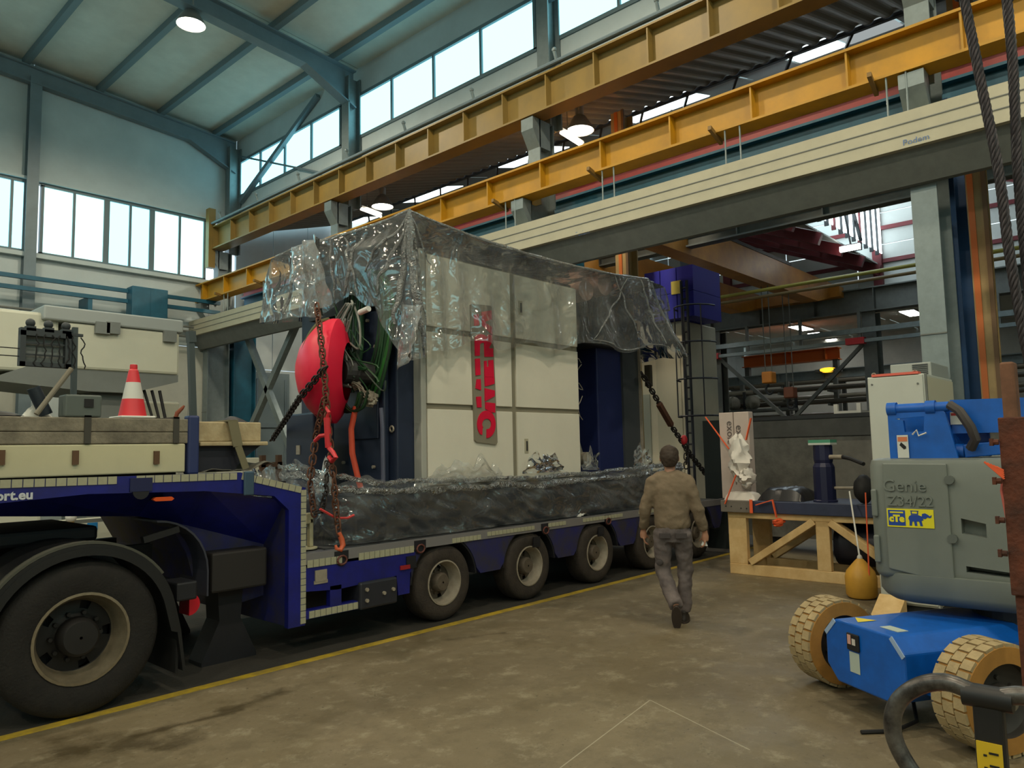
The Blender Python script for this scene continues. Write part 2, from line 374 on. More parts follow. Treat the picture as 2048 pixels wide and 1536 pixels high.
# ---------------------------------------------------------------- columns of the crane row
def column(y, label):
    t = thing('crane_column', label, 'column', (10.05, y, 0), 'galvanised columns of the crane row')
    w = .14
    def H(x0, x1, z0, z1, name):
        obj(name, MB().box(x0,x0+.03,y-w,y+w,z0,z1).box(x1-.03,x1,y-w,y+w,z0,z1).box(x0+.03,x1-.03,y-.015,y+.015,z0,z1), m_galv, t)
    H(9.72, 10.38, .03, 6.13, 'lower_shaft'); H(10.0, 10.42, 6.13, 7.72, 'middle_shaft'); H(10.32, 10.68, 7.72, 11.0, 'upper_shaft')
    obj('base_plate', MB().box(9.6,10.5,y-.25,y+.25,0,.03), m_galv, t)
    obj('corbel', MB().prism([(9.72,5.62),(9.5,5.95),(9.5,6.13),(9.75,6.13)], 'y', y-w, y+w), m_galv, t)
    obj('corbel', MB().prism([(10.0,7.2),(9.82,7.5),(9.82,7.72),(10.3,7.72),(10.3,7.2)], 'y', y-w, y+w), m_galv, t)
    for z in (3.0, 5.3): obj('splice_plate', MB().box(9.705,9.72,y-w,y+w,z,z+.015), m_grey, t)
    return t
for y, l in zip(YC[1:], ('tall galvanised steel column standing behind the white cabinet', 'galvanised steel column carrying the crane beams just behind the wrapped machine',
                         'galvanised steel column at the right end of the cross bracing', 'dark corner column between the gable wall and the clerestory')): column(y, l)
for y, l in zip(YC[1:], ('dark blue steel column right behind the tall galvanised column', 'blue steel column behind the wrapped machine', 'teal steel column beside the cross bracing', 'teal steel column at the gable corner')):
    t = thing('runway_column', l, 'column', (10.85, y, 0), 'blue columns of the neighbouring hall')
    m_ = m_blue_c if y < 3 else m_teal
    obj('flange', MB().box(10.5,10.53,y-.17,y+.17,0,6.1), m_, t); obj('flange', MB().box(11.17,11.2,y-.17,y+.17,0,6.1), m_, t); obj('web', MB().box(10.53,11.17,y-.02,y+.02,0,6.1), m_, t)

# ---------------------------------------------------------------- crane runway beams
def ibeam(name, label, x, z0, z1, fw, m_, ys, group=None, rail=None, y0=-9.9, y1=YG-.05):
    t = thing(name, label, 'beam', (x, (y0+y1)/2, z0), group)
    obj('bottom_flange', MB().box(x-fw/2,x+fw/2,y0,y1,z0,z0+.035), m_, t); obj('top_flange', MB().box(x-fw/2,x+fw/2,y0,y1,z1-.035,z1), m_, t)
    obj('web', MB().box(x-.012,x+.012,y0,y1,z0+.035,z1-.035), m_, t)
    src = None
    for y in ys:
        if src is None: src = obj('stiffener', MB().box(x-fw/2+.02,x-.012,y-.012,y+.012,z0+.035,z1-.035), m_, t); l0 = WLOC[src.name].copy(); ya = y
        else: copy_part(src, t, l0+Vector((0, y-ya, 0)))
    if rail: obj('rail', MB().box(x-.03,x+.03,y0,y1,z1,z1+.07), rail, t)
    return t
ibeam('crane_beam', 'upper ochre crane runway beam under the clerestory windows', 9.98, 7.74, 8.42, .36, m_yel2, [20.6-1.05*k for k in range(24)], rail=m_dark)
lb = ibeam('crane_beam', 'lower bright yellow crane runway beam with small arms below it', 9.64, 6.15, 6.68, .34, m_yel, [20.5-1.26*k for k in range(20)], rail=None)
for k in range(9):
    y = 19.4-2.1*k
    obj('arm', MB().beam((9.3,y-.05,6.42-.25),(9.75,y,6.10),.05,.06), mat('arm_brown', (120,92,44), .6), lb)
obj('end_post', MB().box(9.7,9.9,YG-.35,YG-.15,7.2,8.95), m_yel2, bpy.data.objects['crane_beam'])
# pipes and walkway channel above the upper beam
t = thing('service_pipe_run', 'grey conduit pipes with small fittings along the top of the upper crane beam', 'pipes', (10.2, 8, 8.5))
for x, z, r in ((9.78,8.5,.035),(9.9,8.56,.045),(10.15,8.5,.06)): obj('pipe', MB().cyl((x,-9,z),(x,YG-.1,z),r,8), m_steelb, t)
obj('channel', MB().box(10.22,10.28,-9,YG-.1,8.42,8.66), m_steelb, t)
for k in range(10): obj('fitting', MB().cyl((9.78,20-2.05*k,8.5),(9.72,20-2.05*k,8.66),.03,8).ball((9.72,20-2.05*k,8.68),.045,n=8,m_=6), m_galv, t)
# cream box beam (closed trunking) hung on the columns
t = thing('cream_box_beam', 'long cream box beam with seams and a small blue mark, dark underneath', 'beam', (9.4, 6, 4.75))
obj('side_cover', MB().box(9.28,9.32,-9,YG-.1,5.16,5.58), m_cream, t)
for z in (5.30,5.44): obj('seam', MB().box(9.272,9.285,-9,YG-.1,z-.006,z+.006), m_grey, t)
obj('lip', MB().box(9.25,9.34,-9,YG-.1,5.135,5.165), m_cream, t)
obj('top_cover', MB().box(9.32,9.7,-9,YG-.1,5.54,5.58), m_cream, t)
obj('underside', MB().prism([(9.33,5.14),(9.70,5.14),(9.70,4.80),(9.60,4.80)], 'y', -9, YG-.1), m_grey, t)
blue_mark = mat('blue_mark', (72,104,150), .5)
for px, py in ((1165,466),(1832,280)):
    c = P(px, py, x=9.27); text('maker_mark', 'Podem', .10, frame((9.268, c.y, c.z), (0,-1,0), (0,0,1)), blue_mark, t)
for k in range(10):       # thin hanger rods between lower beam and box beam
    for d in (0, .22):
        y = 19.0-2.1*k+d
        tag(obj('hanger_rod', MB().cyl((9.5,y,5.58),(9.5,y,6.16),.012,6), m_galv), 'thin steel hanger rod between lower yellow beam and cream box beam', 'rod', 'hanger rods over the cream beam')
# cross bracing in the last bay
t = thing('cross_bracing', 'pair of grey steel braces crossing between the columns near the gable wall', 'bracing', (10.0, 17.6, 0))
a0, a1 = P(488,655,x=10.0), P(608,965,x=10.0); b0, b1 = P(590,655,x=10.0), P(505,850,x=10.0)
def ext(p, q_, z): k = (z-p.z)/(q_.z-p.z); return p+(q_-p)*k
for p, q_ in ((a0, a1), (b0, b1)):
    e0, e1 = ext(p,q_,4.97), ext(p,q_,.0)
    if e1.y > 20.5: e1 = e0+(e1-e0)*((20.5-e0.y)/(e1.y-e0.y))
    if e0.y > 20.5: e0 = e1+(e0-e1)*((20.5-e1.y)/(e0.y-e1.y))
    obj('brace', MB().beam(e0, e1, .16, .14, (1,0,0)), m_galv, t)
t = thing('clerestory_bracing', 'crossed steel braces in front of the last clerestory window', 'bracing', (10.4, 17.6, 8.4))
_p, _q = P(655,165,x=10.62), P(470,420,x=10.62); obj('brace', MB().beam(ext(_p,_q,11.2), ext(_p,_q,9.32), .12, .12, (1,0,0)), m_steelb, t); obj('brace', MB().beam(P(482,313,x=10.62), P(640,345,x=10.62), .05, .05, (1,0,0)), m_steelb, t)

# ---------------------------------------------------------------- high-bay lamps
m_lampg = emit('lamp_glow', (1.0,.90,.72), 14.0)
m_lamph = mat('lamp_housing', (150,150,146), .4, metal=.5)
def lamp(x, y, z, label, grp, drop=.5, off=''):
    t = thing('high_bay_lamp'+off, label, 'lamp', (x, y, z), grp)
    obj('reflector', MB().lathe([(.05,.34),(.13,.30),(.24,.12),(.30,0),(.285,0),(.22,.12),(.10,.27)], (x,y,z), (0,0,1), 24), m_lamph, t, smooth=True)
    obj('diffuser', MB().lathe([(0,-.02),(.2,-.01),(.27,.02),(.26,.04),(0,.05)], (x,y,z), (0,0,1), 24), m_lampg, t, smooth=True)
    obj('ballast', MB().cyl((x,y,z+.33),(x,y,z+.52),.09,14), m_lamph, t); obj('rod', MB().cyl((x,y,z+.5),(x,y,z+.5+drop),.012,6), m_lamph, t)
    l = bpy.data.lights.new('lamp_light'+off, 'SPOT'); l.spot_size = math.radians(172); l.spot_blend = .35; l.shadow_soft_size = .16; l.energy = LAMP_W; l.color = (1.0,.87,.64)
    lo = bpy.data.objects.new('lamp_light'+off, l); COL.objects.link(lo); lo.parent = t; lo.location = (0, 0, -.2)
c = P(382, 50, z=10.75)
lamp(c.x, c.y, 10.75, 'round glowing high-bay lamp under the high ceiling', 'high-bay lamps of the main hall', ZR(c.x)-10.75-.5)
for x, y in ((6.2,7.0),(6.2,.6),(6.2,-5.8),(-.3,13.4),(-.3,7.0),(-.3,.6),(-.3,-5.8),(-6.6,13.4),(-6.6,7.0),(-6.6,.6),(-6.6,-5.8)):
    lamp(x, y, 10.75, 'round high-bay lamp hung from the main hall ceiling outside the picture', 'high-bay lamps of the main hall', ZR(x)-10.75-.5, '_offscreen')
for px, py, l in ((1160,262,'round glowing lamp between the yellow beams, by the column behind the wrapped machine'),(765,414,'round glowing lamp between the yellow beams, just above the peak of the film')):
    c = P(px, py, x=12.05); lamp(c.x, c.y, c.z, l, 'lamps of the neighbouring hall', 8.55+.98*(c.x-10.95)/3.35-c.z-.5)
# ---------------------------------------------------------------- the neighbouring hall (seen through the column row)
m_white = mat('white_panel', (196,200,196), .6, n=.08, ns=2)
m_panel_t = mat('translucent_roof_sheet', (186,194,190), .7, n=.08, ns=2)
wn = thing('wall_far_gable', 'pale sheet gable wall of the neighbouring hall', 'wall', (19, 21.2, 0)); del wn['category']; wn['kind'] = 'structure'
for k in range(28):
    a = 10.85+k*1.25
    obj('sheet', MB().box(a,a+1.23,21.2,21.3,0,4.4), m_wall if k in (0, 1) else m_wall_l, wn); obj('sheet', MB().box(a,a+1.23,21.2,21.3,4.42,12.4), m_wall, wn)
for z in (1.6,2.6): obj('girt', MB().box(10.9,45.8,21.1,21.2,z-.04,z+.04), m_grey, wn)
struct('wall_far_end', MB().box(46,46.2,-12,22,0,9), m_wall_l, label='pale far end wall behind the pipe racks')
struct('wall_far_side', MB().box(11,46,-10.2,-10,0,12), m_wall_l, label='side wall of the neighbouring hall outside the picture')
# corrugated roof strip next to the column row
def corr(u, v):
    y = -9.5+u*30.5; ph = math.sin(y*2*math.pi/.33); ph = max(-.6, min(.6, ph))/.6
    return (10.95+v*3.35, y, 8.55+v*.98+.035*ph)
struct('ceiling_next', MB().grid(corr, 740, 1), m_roofd, label='corrugated grey roof sheet of the neighbouring hall', solid=.01)
struct('ceiling_next_mid', MB().prism([(15.75,10.0),(18.2,10.5),(18.2,10.58),(15.75,10.08)], 'y', -9.5, 21.2), m_roofd, label='dark roof strip beyond the skylight')
# skylight strip: single panes
m_sky_dim = emit('skylight_pane_dim', (.62,.68,.68), .32)
sk = thing('skylight', 'skylight strip of bright panes with a lattice truss in front, behind the crane beams', 'skylight', (15, 6, 9.5)); del sk['category']; sk['kind'] = 'structure'
k = 0; y = -9.0
while y < 21:
    mb = MB(); zz = lambda x: 9.6+(x-14.3)*.27
    vs = [(x, yy, zz(x)+d) for d in (0, .02) for yy in (y+.03, y+1.02) for x in (14.32, 15.74)]
    if k % 4 < 2:
        mb.add(vs, [(0,2,3,1),(4,5,7,6),(0,1,5,4),(2,6,7,3),(0,4,6,2),(1,3,7,5)]); obj('pane', mb, m_sky if y > 4.6 else m_sky_dim, sk)
    else:
        mb.add(vs, [(0,2,3,1),(4,5,7,6),(0,1,5,4),(2,6,7,3),(0,4,6,2),(1,3,7,5)]); obj('blind_panel', mb, m_roofd, sk)
    y += 1.05; k += 1
tr = thing('lattice_truss', 'dark lattice truss running along the skylight strip', 'truss', (14.6, 6, 9.0))
for x, z in ((14.35,9.5),(14.9,9.05),(15.5,9.75)): obj('chord', MB().box(x-.04,x+.04,-9.4,21.0,z-.04,z+.04), m_dark, tr)
for i in range(25):
    y = -8.6+i*1.16
    obj('diagonal', MB().beam((14.35,y,9.5),(14.9,y+.58,9.05),.05,.05).beam((14.9,y+.58,9.05),(15.5,y+1.16,9.75),.05,.05), m_dark, tr)
# second skylight further in, above the grey beam
sk2 = thing('skylight_grid', 'gridded skylight beyond the cream box beam', 'skylight', (20, 11, 9.8)); del sk2['category']; sk2['kind'] = 'structure'
a, b = P(1545,425,z=9.9), P(1700,372,z=9.9)
x0, x1, y0, y1 = min(a.x,b.x), max(a.x,b.x), min(a.y,b.y)-1, max(a.y,b.y)
x0 = 18.3; x1 = max(x1, 21)
for i in range(6):
    for j in range(3):
        ya, yb = y0+(y1-y0)*i/6, y0+(y1-y0)*(i+1)/6; xa, xb = x0+(x1-x0)*j/3, x0+(x1-x0)*(j+1)/3
        obj('pane', MB().box(xa+.04,xb-.04,ya+.04,yb-.04,10.6,10.62), m_sky, sk2)
for i in range(7): obj('bar', MB().box(x0,x1,y0+(y1-y0)*i/6-.04,y0+(y1-y0)*i/6+.04,10.5,10.6), m_dark, sk2)
for j in range(4): obj('bar', MB().box(x0+(x1-x0)*j/3-.04,x0+(x1-x0)*j/3+.04,y0,y1,10.45,10.55), m_dark, sk2)
# grey beam along the hall
def ybeam(name, label, x, z0, z1, m_, y0=-9, y1=21, w=.3):
    t = thing(name, label, 'beam', (x, (y0+y1)/2, z0))
    obj('web', MB().box(x-.02,x+.02,y0,y1,z0,z1), m_, t); obj('flange', MB().box(x-w/2,x+w/2,y0,y1,z0,z0+.04), m_, t); obj('flange', MB().box(x-w/2,x+w/2,y0,y1,z1-.04,z1), m_, t)
    for i in range(int((y1-y0)/2)): obj('stiffener', MB().box(x-w/2,x-.02,y0+i*2+.6,y0+i*2+.62,z0+.04,z1-.04), m_, t)
    return t
c0, c1 = P(1360,478,x=16.5), P(1360,500,x=16.5)
ybeam('hall_beam', 'grey steel beam crossing below the gridded skylight', 16.5, c1.z, c0.z, m_grey)
# runway of the neighbouring hall: teal girder with red rail on top
t = thing('teal_crane_girder', 'teal crane girder with red rail beam on top, behind the cream beam', 'beam', (11.2, 6, 6.1))
obj('girder', MB().box(11.02,11.06,-9.4,21,6.13,6.5).box(10.9,11.3,-9.4,21,6.10,6.14).box(10.9,11.3,-9.4,21,6.48,6.52), m_teal, t)
obj('rail_beam', MB().box(11.0,11.04,-9.4,21,6.52,6.74).box(10.93,11.2,-9.4,21,6.70,6.76).box(10.93,11.2,-9.4,21,6.52,6.56), m_redb, t)
for i in range(9): obj('bracket', MB().box(10.9,10.98,19-2.9*i,19.1-2.9*i,5.75,6.12), m_dark, t)
# cream and orange columns
for y, l in ((2.2, 'cream column with orange stripe behind the hanging ropes'), (8.57, 'cream column with orange stripe under the cream box beam behind the wrapped machine')):
    t = thing('striped_column', l, 'column', (12.95, y, 0))
    obj('shaft', MB().box(12.9,12.93,y-.15,y+.15,0,8.9).box(13.27,13.3,y-.15,y+.15,0,8.9).box(12.93,13.27,y-.02,y+.02,0,8.9), mat('cream_column', (178,152,104), .5, n=.2, ns=3), t)
    obj('stripe', MB().box(12.885,12.9,y-.02,y+.06,0,8.9), mat('orange_stripe', (206,112,52), .5), t)
    obj('edge_strip', MB().box(12.86,12.9,y-.19,y-.13,0,8.9), mat('brown_strip', (110,84,58), .6), t)
# orange bridge crane
t = thing('bridge_crane', 'orange twin-girder bridge crane spanning the neighbouring hall', 'crane', (19, 10, 6.5))
for y0, y1 in ((8.95,9.45),(11.6,12.1)):
    obj('girder', MB().prism([(11.1,6.85),(12.3,6.53),(25.2,6.53),(26.6,6.85),(26.6,7.35),(11.1,7.35)], 'y', y0, y1), m_orange, t)
for x in (11.2,26.5): obj('end_carriage', MB().box(x-.2,x+.2,8.6,12.5,6.8,7.15), m_orange, t)
obj('top_rail', MB().box(13,23,8.93,8.97,7.35,7.45), m_dark, t); obj('trolley', MB().box(20.6,21.4,9.5,11.5,7.35,7.6), m_dark, t)
for px, py, c in ((1538,757,(206,128,40)), (1581,787,(128,72,48))):
    c_ = P(px, py, y=9.2)
    t = thing('hook_block', '%s crane hook block hanging from ropes under the bridge crane' % ('amber' if c[0] > 200 else 'brown'), 'hook', (c_.x, c_.y, c_.z))
    mm = mat('hook_%d' % c[0], c, .5)
    obj('block', MB().box(c_.x-.18,c_.x+.18,c_.y-.16,c_.y+.16,c_.z-.15,c_.z+.2), mm, t, bevel=.04)
    obj('hook', MB().tube([(c_.x, c_.y+.16*math.sin(a)*.7, c_.z-.33+.14*math.cos(a)) for a in [i*.5 for i in range(10)]], .035, 6), m_dark, t)
    for d in (-.1,.1): obj('rope', MB().cyl((c_.x,c_.y+d,c_.z+.2),(c_.x,c_.y+d,6.55),.015,5), m_grey, t)
# ---- sawtooth roof with red rafters
SX0, SX1 = 18.4, 28.2
rs = thing('ceiling_sawtooth', 'sawtooth roof of pale sheets on red rafters and dark purlins', 'roof', (23, 10, 8)); del rs['category']; rs['kind'] = 'structure'
def tooth(y0, y1, z0, z1):
    n = 7
    for i in range(5):
        xa, xb = SX0+(SX1-SX0)*i/5, SX0+(SX1-SX0)*(i+1)/5
        for j in range(n):
            a, b = j/n, (j+1)/n
            vs = [(x, y0+(y1-y0)*s, z0+(z1-z0)*s+d) for d in (0, .05) for s in (a+.008, b-.008) for x in (xa+.03, xb-.03)]
            obj('roof_sheet', MB().add(vs, [(0,2,3,1),(4,5,7,6),(0,1,5,4),(2,6,7,3),(0,4,6,2),(1,3,7,5)]), m_panel_t, rs)
        obj('rafter', MB().beam((xa,y0,z0-.22),(xa,y1,z1-.22),.16,.36), m_red_s, rs)
    obj('rafter', MB().beam((SX1-.2,y0,z0-.22),(SX1-.2,y1,z1-.22),.16,.36), m_red_s, rs)
    for j in range(1, n): obj('roof_purlin', MB().box(SX0,SX1,y0+(y1-y0)*j/n-.05,y0+(y1-y0)*j/n+.05,z0+(z1-z0)*j/n-.16,z0+(z1-z0)*j/n), m_dark, rs)
tooth(7.75, 17.2, 8.05, 12.1); tooth(-1.2, 7.6, 8.3, 12.1); tooth(17.3, 21.1, 8.3, 10.0); tooth(-10, -1.3, 8.3, 12.1)
for y in (17.25,-1.25): obj('riser_sheet', MB().box(SX0,SX1,y-.02,y+.02,8.3,12.1), m_panel_t, rs)
obj('sky_block_sheet', MB().box(18.22,18.3,-10,21.1,10.5,12.3), m_panel_t, rs)  # unseen sheet added to keep sky light out above the roof step
gl = thing('window_sawtooth', 'tall bright sawtooth glazing with red posts and a dark brace', 'window', (23, 7.68, 8.3)); del gl['category']; gl['kind'] = 'structure'
for i in range(16):
    xa = SX0+(SX1-SX0)*i/16; xb = SX0+(SX1-SX0)*(i+1)/16
    obj('pane', MB().box(xa+.03,xb-.03,7.68,7.7,8.45,11.7), m_sky, gl); obj('glazing_bar', MB().box(xa-.03,xa+.03,7.62,7.74,8.3,11.8), m_red_s if i % 4 == 0 else m_dark, gl)
obj('brace', MB().beam((20.9,7.6,8.4),(23.3,7.6,11.6),.09,.09).beam((25.6,7.6,8.4),(23.3,7.6,11.6),.09,.09), m_dark, gl)
we = thing('wall_sawtooth_end', 'white end wall with red rails under the sawtooth roof', 'wall', (28.3, 8, 7.1)); del we['category']; we['kind'] = 'structure'
for j in range(9):
    for i in range(12):
        obj('wall_sheet', MB().box(28.3,28.36,-9.6+i*2.6,-9.6+i*2.6+2.56,7.1+j*.58,7.1+j*.58+.54), m_white, we)
for z in (8.2,9.4,10.6): obj('rail', MB().box(28.2,28.3,-9.6,21,z-.07,z+.07), m_red_s, we)
for y in (1.9,7.85,13.6,19.5): obj('post', MB().box(28.1,28.3,y-.15,y+.15,7.1,12.0), m_red_s, we)
# ---- column row B with beams and bracing
for y, l in ((1.9,'grey far column on the open side of the second crane row'), (7.85,'grey far column at the right foot of the far cross bracing'), (13.55,'grey far column at the left of the far cross bracing'), (19.3,'grey far column near the far gable wall')):
    t = thing('far_column', l, 'column', (27, y, 0), 'columns of the far crane row')
    obj('flange', MB().box(26.7,26.75,y-.22,y+.22,0,6.2), m_grey, t); obj('flange', MB().box(27.25,27.3,y-.22,y+.22,0,6.2), m_grey, t); obj('web', MB().box(26.75,27.25,y-.03,y+.03,0,6.2), m_dark, t)
ybeam('far_crane_beam', 'grey far crane beam carrying the end of the orange crane', 26.8, 6.2, 7.02, m_grey, w=.5)
t = thing('far_monorail', 'pale galvanised monorail with red end stops on the far columns', 'rail', (26.4, 8, 5.3))
obj('rail', MB().box(26.3,26.45,-5,14,5.45,5.62), m_galv, t); obj('lower_rail', MB().box(26.3,26.45,-5,14,5.12,5.24), m_galv, t)
for y in (8.2,13.5): obj('end_stop', MB().box(26.25,26.5,y-.3,y+.3,5.08,5.3), mat('stop_red', (190,44,50), .5), t)
for i in range(9): obj('hanger', MB().box(26.33,26.42,-4+2*i,-3.9+2*i,5.24,6.2), m_grey, t)
t = thing('far_cross_bracing', 'thin crossed braces between the far columns', 'bracing', (26.9, 10.7, 0))
obj('brace', MB().beam((26.72,13.34,5.1),(26.72,8.06,.0),.12,.12,(1,0,0)), m_grey, t); obj('brace', MB().beam((26.66,8.06,5.1),(26.66,13.34,.0),.12,.12,(1,0,0)), m_grey, t)
# long pipes and busbar hung in the hall
for px, py, x, r, c, l in ((1370,606,20,.05,(150,142,60),'long yellow-green pipe hung across the hall in front of the orange crane'), (1370,618,20,.045,(120,100,62),'long brown pipe hung just below the yellow-green pipe')):
    p = P(px, py, x=x)
    tag(obj('hung_pipe', MB().cyl((x,-8,p.z),(x,20.9,p.z),r,8), mat('pipe_%d' % c[0], c, .5)), l, 'pipe')
# third hall behind row B
ct = thing('ceiling_third', 'pale ceiling of the third hall with light panels', 'ceiling', (36, 8, 7.6)); del ct['category']; ct['kind'] = 'structure'
for i in range(6):
    for j in range(9): obj('ceiling_sheet', MB().box(28.4+i*2.95,28.4+i*2.95+2.9,-10+j*3.5,-10+j*3.5+3.45,7.6+.1*i,7.66+.1*i), m_ceil, ct)
for px, py in ((1602,657),(1638,670),(1672,682),(1626,688),(1823,627),(1780,590)):        # each where the photo shows a bright panel
    zc_ = 7.5
    for _ in range(3): c = P(px, py, z=zc_-.1); zc_ = 7.6+.1*min(5, max(0, int((c.x-28.4)/2.95)))
    x, y = c.x, c.y; hl = .9; ia = 7.6+.1*int((x-hl-28.4)/2.95)
    t = thing('tube_light', 'flat bright ceiling light panel of the third hall', 'light', (x, y, ia-.1), 'ceiling light panels of the third hall')
    obj('diffuser', MB().box(x-hl,x+hl,y-.3,y+.3,ia-.10,ia-.08), emit('tube_glow', (1,.97,.92), 12.0), t); obj('housing', MB().box(x-hl-.05,x+hl+.05,y-.34,y+.34,ia-.08,ia), m_lamph, t)
ybeam('far_orange_crane', 'small orange crane beam deep in the third hall', 38, 5.9, 6.5, mat('deep_orange', (208,104,32), .5), y0=12.6, y1=17.6, w=.6)
for y_ in (12.8,17.4): obj('support_post', MB().box(37.85,38.15,y_-.12,y_+.12,0,5.9), m_grey, bpy.data.objects['far_orange_crane'])
ybeam('far_service_beam', 'pale service beam deep in the third hall', 33, 4.55, 4.95, m_galv, y0=-5, y1=21)
c = P(1655,740,x=32.5)
t = thing('amber_beacon', 'glowing amber beacon lamp on the service beam in the third hall', 'lamp', (c.x,c.y,c.z)); obj('lens', MB().ball(c,.16,.38,.11), emit('amber', (1,.40,.02), 1.6), t, smooth=True); obj('cap', MB().box(c.x-.1,32.87,c.y-.5,c.y+.5,min(c.z+.15,4.8),min(c.z+.28,4.93)), m_grey, t)
# fluorescent battens near the lamps of the neighbouring hall and far lights
for px0, py0, px1, py1, z, l in ((1122,265,1165,292,8.1,'bare tube light below the nearer round lamp'), (722,418,762,433,8.1,'bare tube light beside the farther round lamp')):
    a, b = P(px0,py0,z=z), P(px1,py1,z=z)
    t = thing('tube_lamp', l, 'lamp', a); obj('tube', MB().cyl(a,b,.035,8), emit('tube_glow2', (1,.93,.8), 4.0), t); obj('batten', MB().beam(a+Vector((0,0,.07)),b+Vector((0,0,.07)),.08,.05), m_lamph, t)
    obj('rod', MB().cyl(a+Vector((0,0,.09)), (a.x,a.y,8.55+.98*(a.x-10.95)/3.35),.01,5).cyl(a.lerp(b,.3)+Vector((0,0,.09)), (a.lerp(b,.3).x,a.lerp(b,.3).y,8.55+.98*(a.lerp(b,.3).x-10.95)/3.35),.01,5), m_grey, t)
c = P(1700,496,x=24)
t = thing('flood_lamp', 'bright flood lamp in front of the sawtooth glazing', 'lamp', c); obj('lens', MB().box(c.x-.05,c.x+.05,c.y-.3,c.y+.3,c.z-.08,c.z+.08), emit('flood', (1,.97,.9), 9), t); obj('housing', MB().box(c.x+.05,c.x+.2,c.y-.3,c.y+.3,c.z-.08,c.z+.14), m_dark, t); obj('bracket', MB().cyl((c.x+.1,c.y,c.z+.1),(c.x+.1,7.6,c.z+1.2),.03,6), m_dark, t)
for px, py in ((1398,683),):
    c = P(px, py, x=25)
    t = thing('wall_lamp', 'small bright tube lamp hanging by the caged ladder', 'lamp', c); obj('lens', MB().box(c.x-.04,c.x+.04,c.y-.25,c.y+.25,c.z-.05,c.z+.05), emit('flood2', (1,.97,.9), 5), t); obj('bracket', MB().box(c.x+.04,c.x+.1,c.y-.25,c.y+.25,c.z+.03,c.z+.12), m_grey, t); obj('stem', MB().cyl((c.x,c.y,c.z+.1),(c.x,c.y,6.2),.02,5), m_grey, t)
# pipe racks in front of the far wall
rk = 0
for x, yy0, yy1, zz in ((31.0,2.5,16.5,(2.0,2.7,3.35,3.9)), (35.0,1.5,19,(2.3,3.0,3.8,4.5))):
    t = thing('pipe_rack', 'tall storage rack of posts and shelf arms, %s' % ('in front' if rk == 0 else 'second row behind'), 'rack', (x, 9, 0)); rk += 1
    n = 8
    for i in range(n): obj('post', MB().box(x-.08,x+.08,yy0+(yy1-yy0)*i/(n-1)-.08,yy0+(yy1-yy0)*i/(n-1)+.08,0,zz[-1]+.5), m_grey, t)
    for z in zz:
        for i in range(n): obj('arm', MB().box(x-.9,x,yy0+(yy1-yy0)*i/(n-1)-.05,yy0+(yy1-yy0)*i/(n-1)+.05,z-.1,z), m_grey, t)
    for z in zz:
        for j in range(4):
            r = .06+.035*random.random(); c = random.choice(((150,146,132),(120,112,98),(176,172,160),(96,92,84),(140,110,84)))
            l0, l1 = yy0+random.uniform(0, 3), yy1-random.uniform(0, 3)
            tag(obj('stored_pipe', MB().cyl((x-.24-.2*j,l0,z+r),(x-.24-.2*j,l1,z+r),r,8), mat('pipe_c%d' % c[0], c, .5)), 'long steel pipe lying on a storage rack in the third hall', 'pipe', 'stored pipes on the racks')
for i, (px, py) in enumerate(((1465,805),(1505,808),(1425,802))):
    c = P(px, py, x=29.5); c.z = P(1465,822,x=29.5).z+.30
    def lump(u, v, c=c, i=i):
        a = 2*math.pi*u; t_ = math.pi*(v*.99+.005); r = 1+.25*nz(math.cos(a)*2+i*7, math.sin(a)*2, v*3)
        return (c.x+.5*r*math.sin(t_)*math.cos(a), c.y+.27*r*math.sin(t_)*math.sin(a), c.z-.28*math.cos(t_)*r)
    tag(obj('covered_bundle', MB().grid(lump, 20, 10, cu=True), mat('bundle_sheet', (148,146,132), .6, n=.3, ns=5), smooth=True), 'crumpled sheet-covered bundle on the far shelf', 'bundle', 'covered bundles on the far shelf')
c = P(1465,822,x=29.5)
t = thing('far_shelf', 'dark shelf carrying the covered bundles', 'shelf', (29.5,c.y,0)); obj('board', MB().box(29,30.02,c.y-2.6,c.y+2,c.z-.1,c.z), m_grey, t)
for y in (c.y-2.5,c.y-.3,c.y+1.9): obj('post', MB().box(30.0,30.1,y-.05,y+.05,0,c.z+.8), m_dark, t)
# tall cream machine with blue top and caged ladder, behind the trailer
x = 15.2
a, b, d = P(1282,700,x=x), P(1368,700,x=x), P(1368,640,x=x)
t = thing('tall_cream_machine', 'tall cream machine column with a blue box on top, behind the trailer', 'machine', (x, (a.y+b.y)/2, 0))
obj('column', MB().box(x,x+1.6,b.y,a.y+1.2,0,d.z), mat('machine_cream', (190,184,164), .5, n=.08, ns=3), t, bevel=.03)
obj('side_panel', MB().box(x-.02,x,b.y+.1,b.y+.75,.8,d.z-.4), mat('machine_cream2', (168,164,146), .5), t); obj('recess_panel', MB().box(x-.015,x,b.y+.95,a.y+.9,.5,3.0), mat('machine_grey', (146,150,140), .5), t)
a2, b2 = P(1288,548,x=x-.3), P(1390,640,x=x-.3)
m_rblue = mat('royal_blue', (30,30,150), .5)
for i in range(3):
    for j in range(2): obj('blue_panel', MB().box(x-.3,x+1.0,b2.y+(a2.y-b2.y)*i/3+.01,b2.y+(a2.y-b2.y)*(i+1)/3-.01,d.z+.01+(a2.z-d.z)*j/2,d.z+(a2.z-d.z)*(j+1)/2), m_rblue, t)
c = P(1352,575,x=x-.32); obj('yellow_sign', MB().box(x-.33,x-.3,c.y-.12,c.y+.12,c.z-.15,c.z+.15), mat('sign_yellow', (206,190,90), .5), t)
t = thing('caged_ladder', 'black caged ladder on the side of the tall cream machine', 'ladder', (x-.4, P(1382,800,x=x-.4).y, 0))
y0, y1 = P(1366,700,x=x-.4).y, P(1400,700,x=x-.4).y; m_lad = mat('ladder_black', (30,32,44), .5)
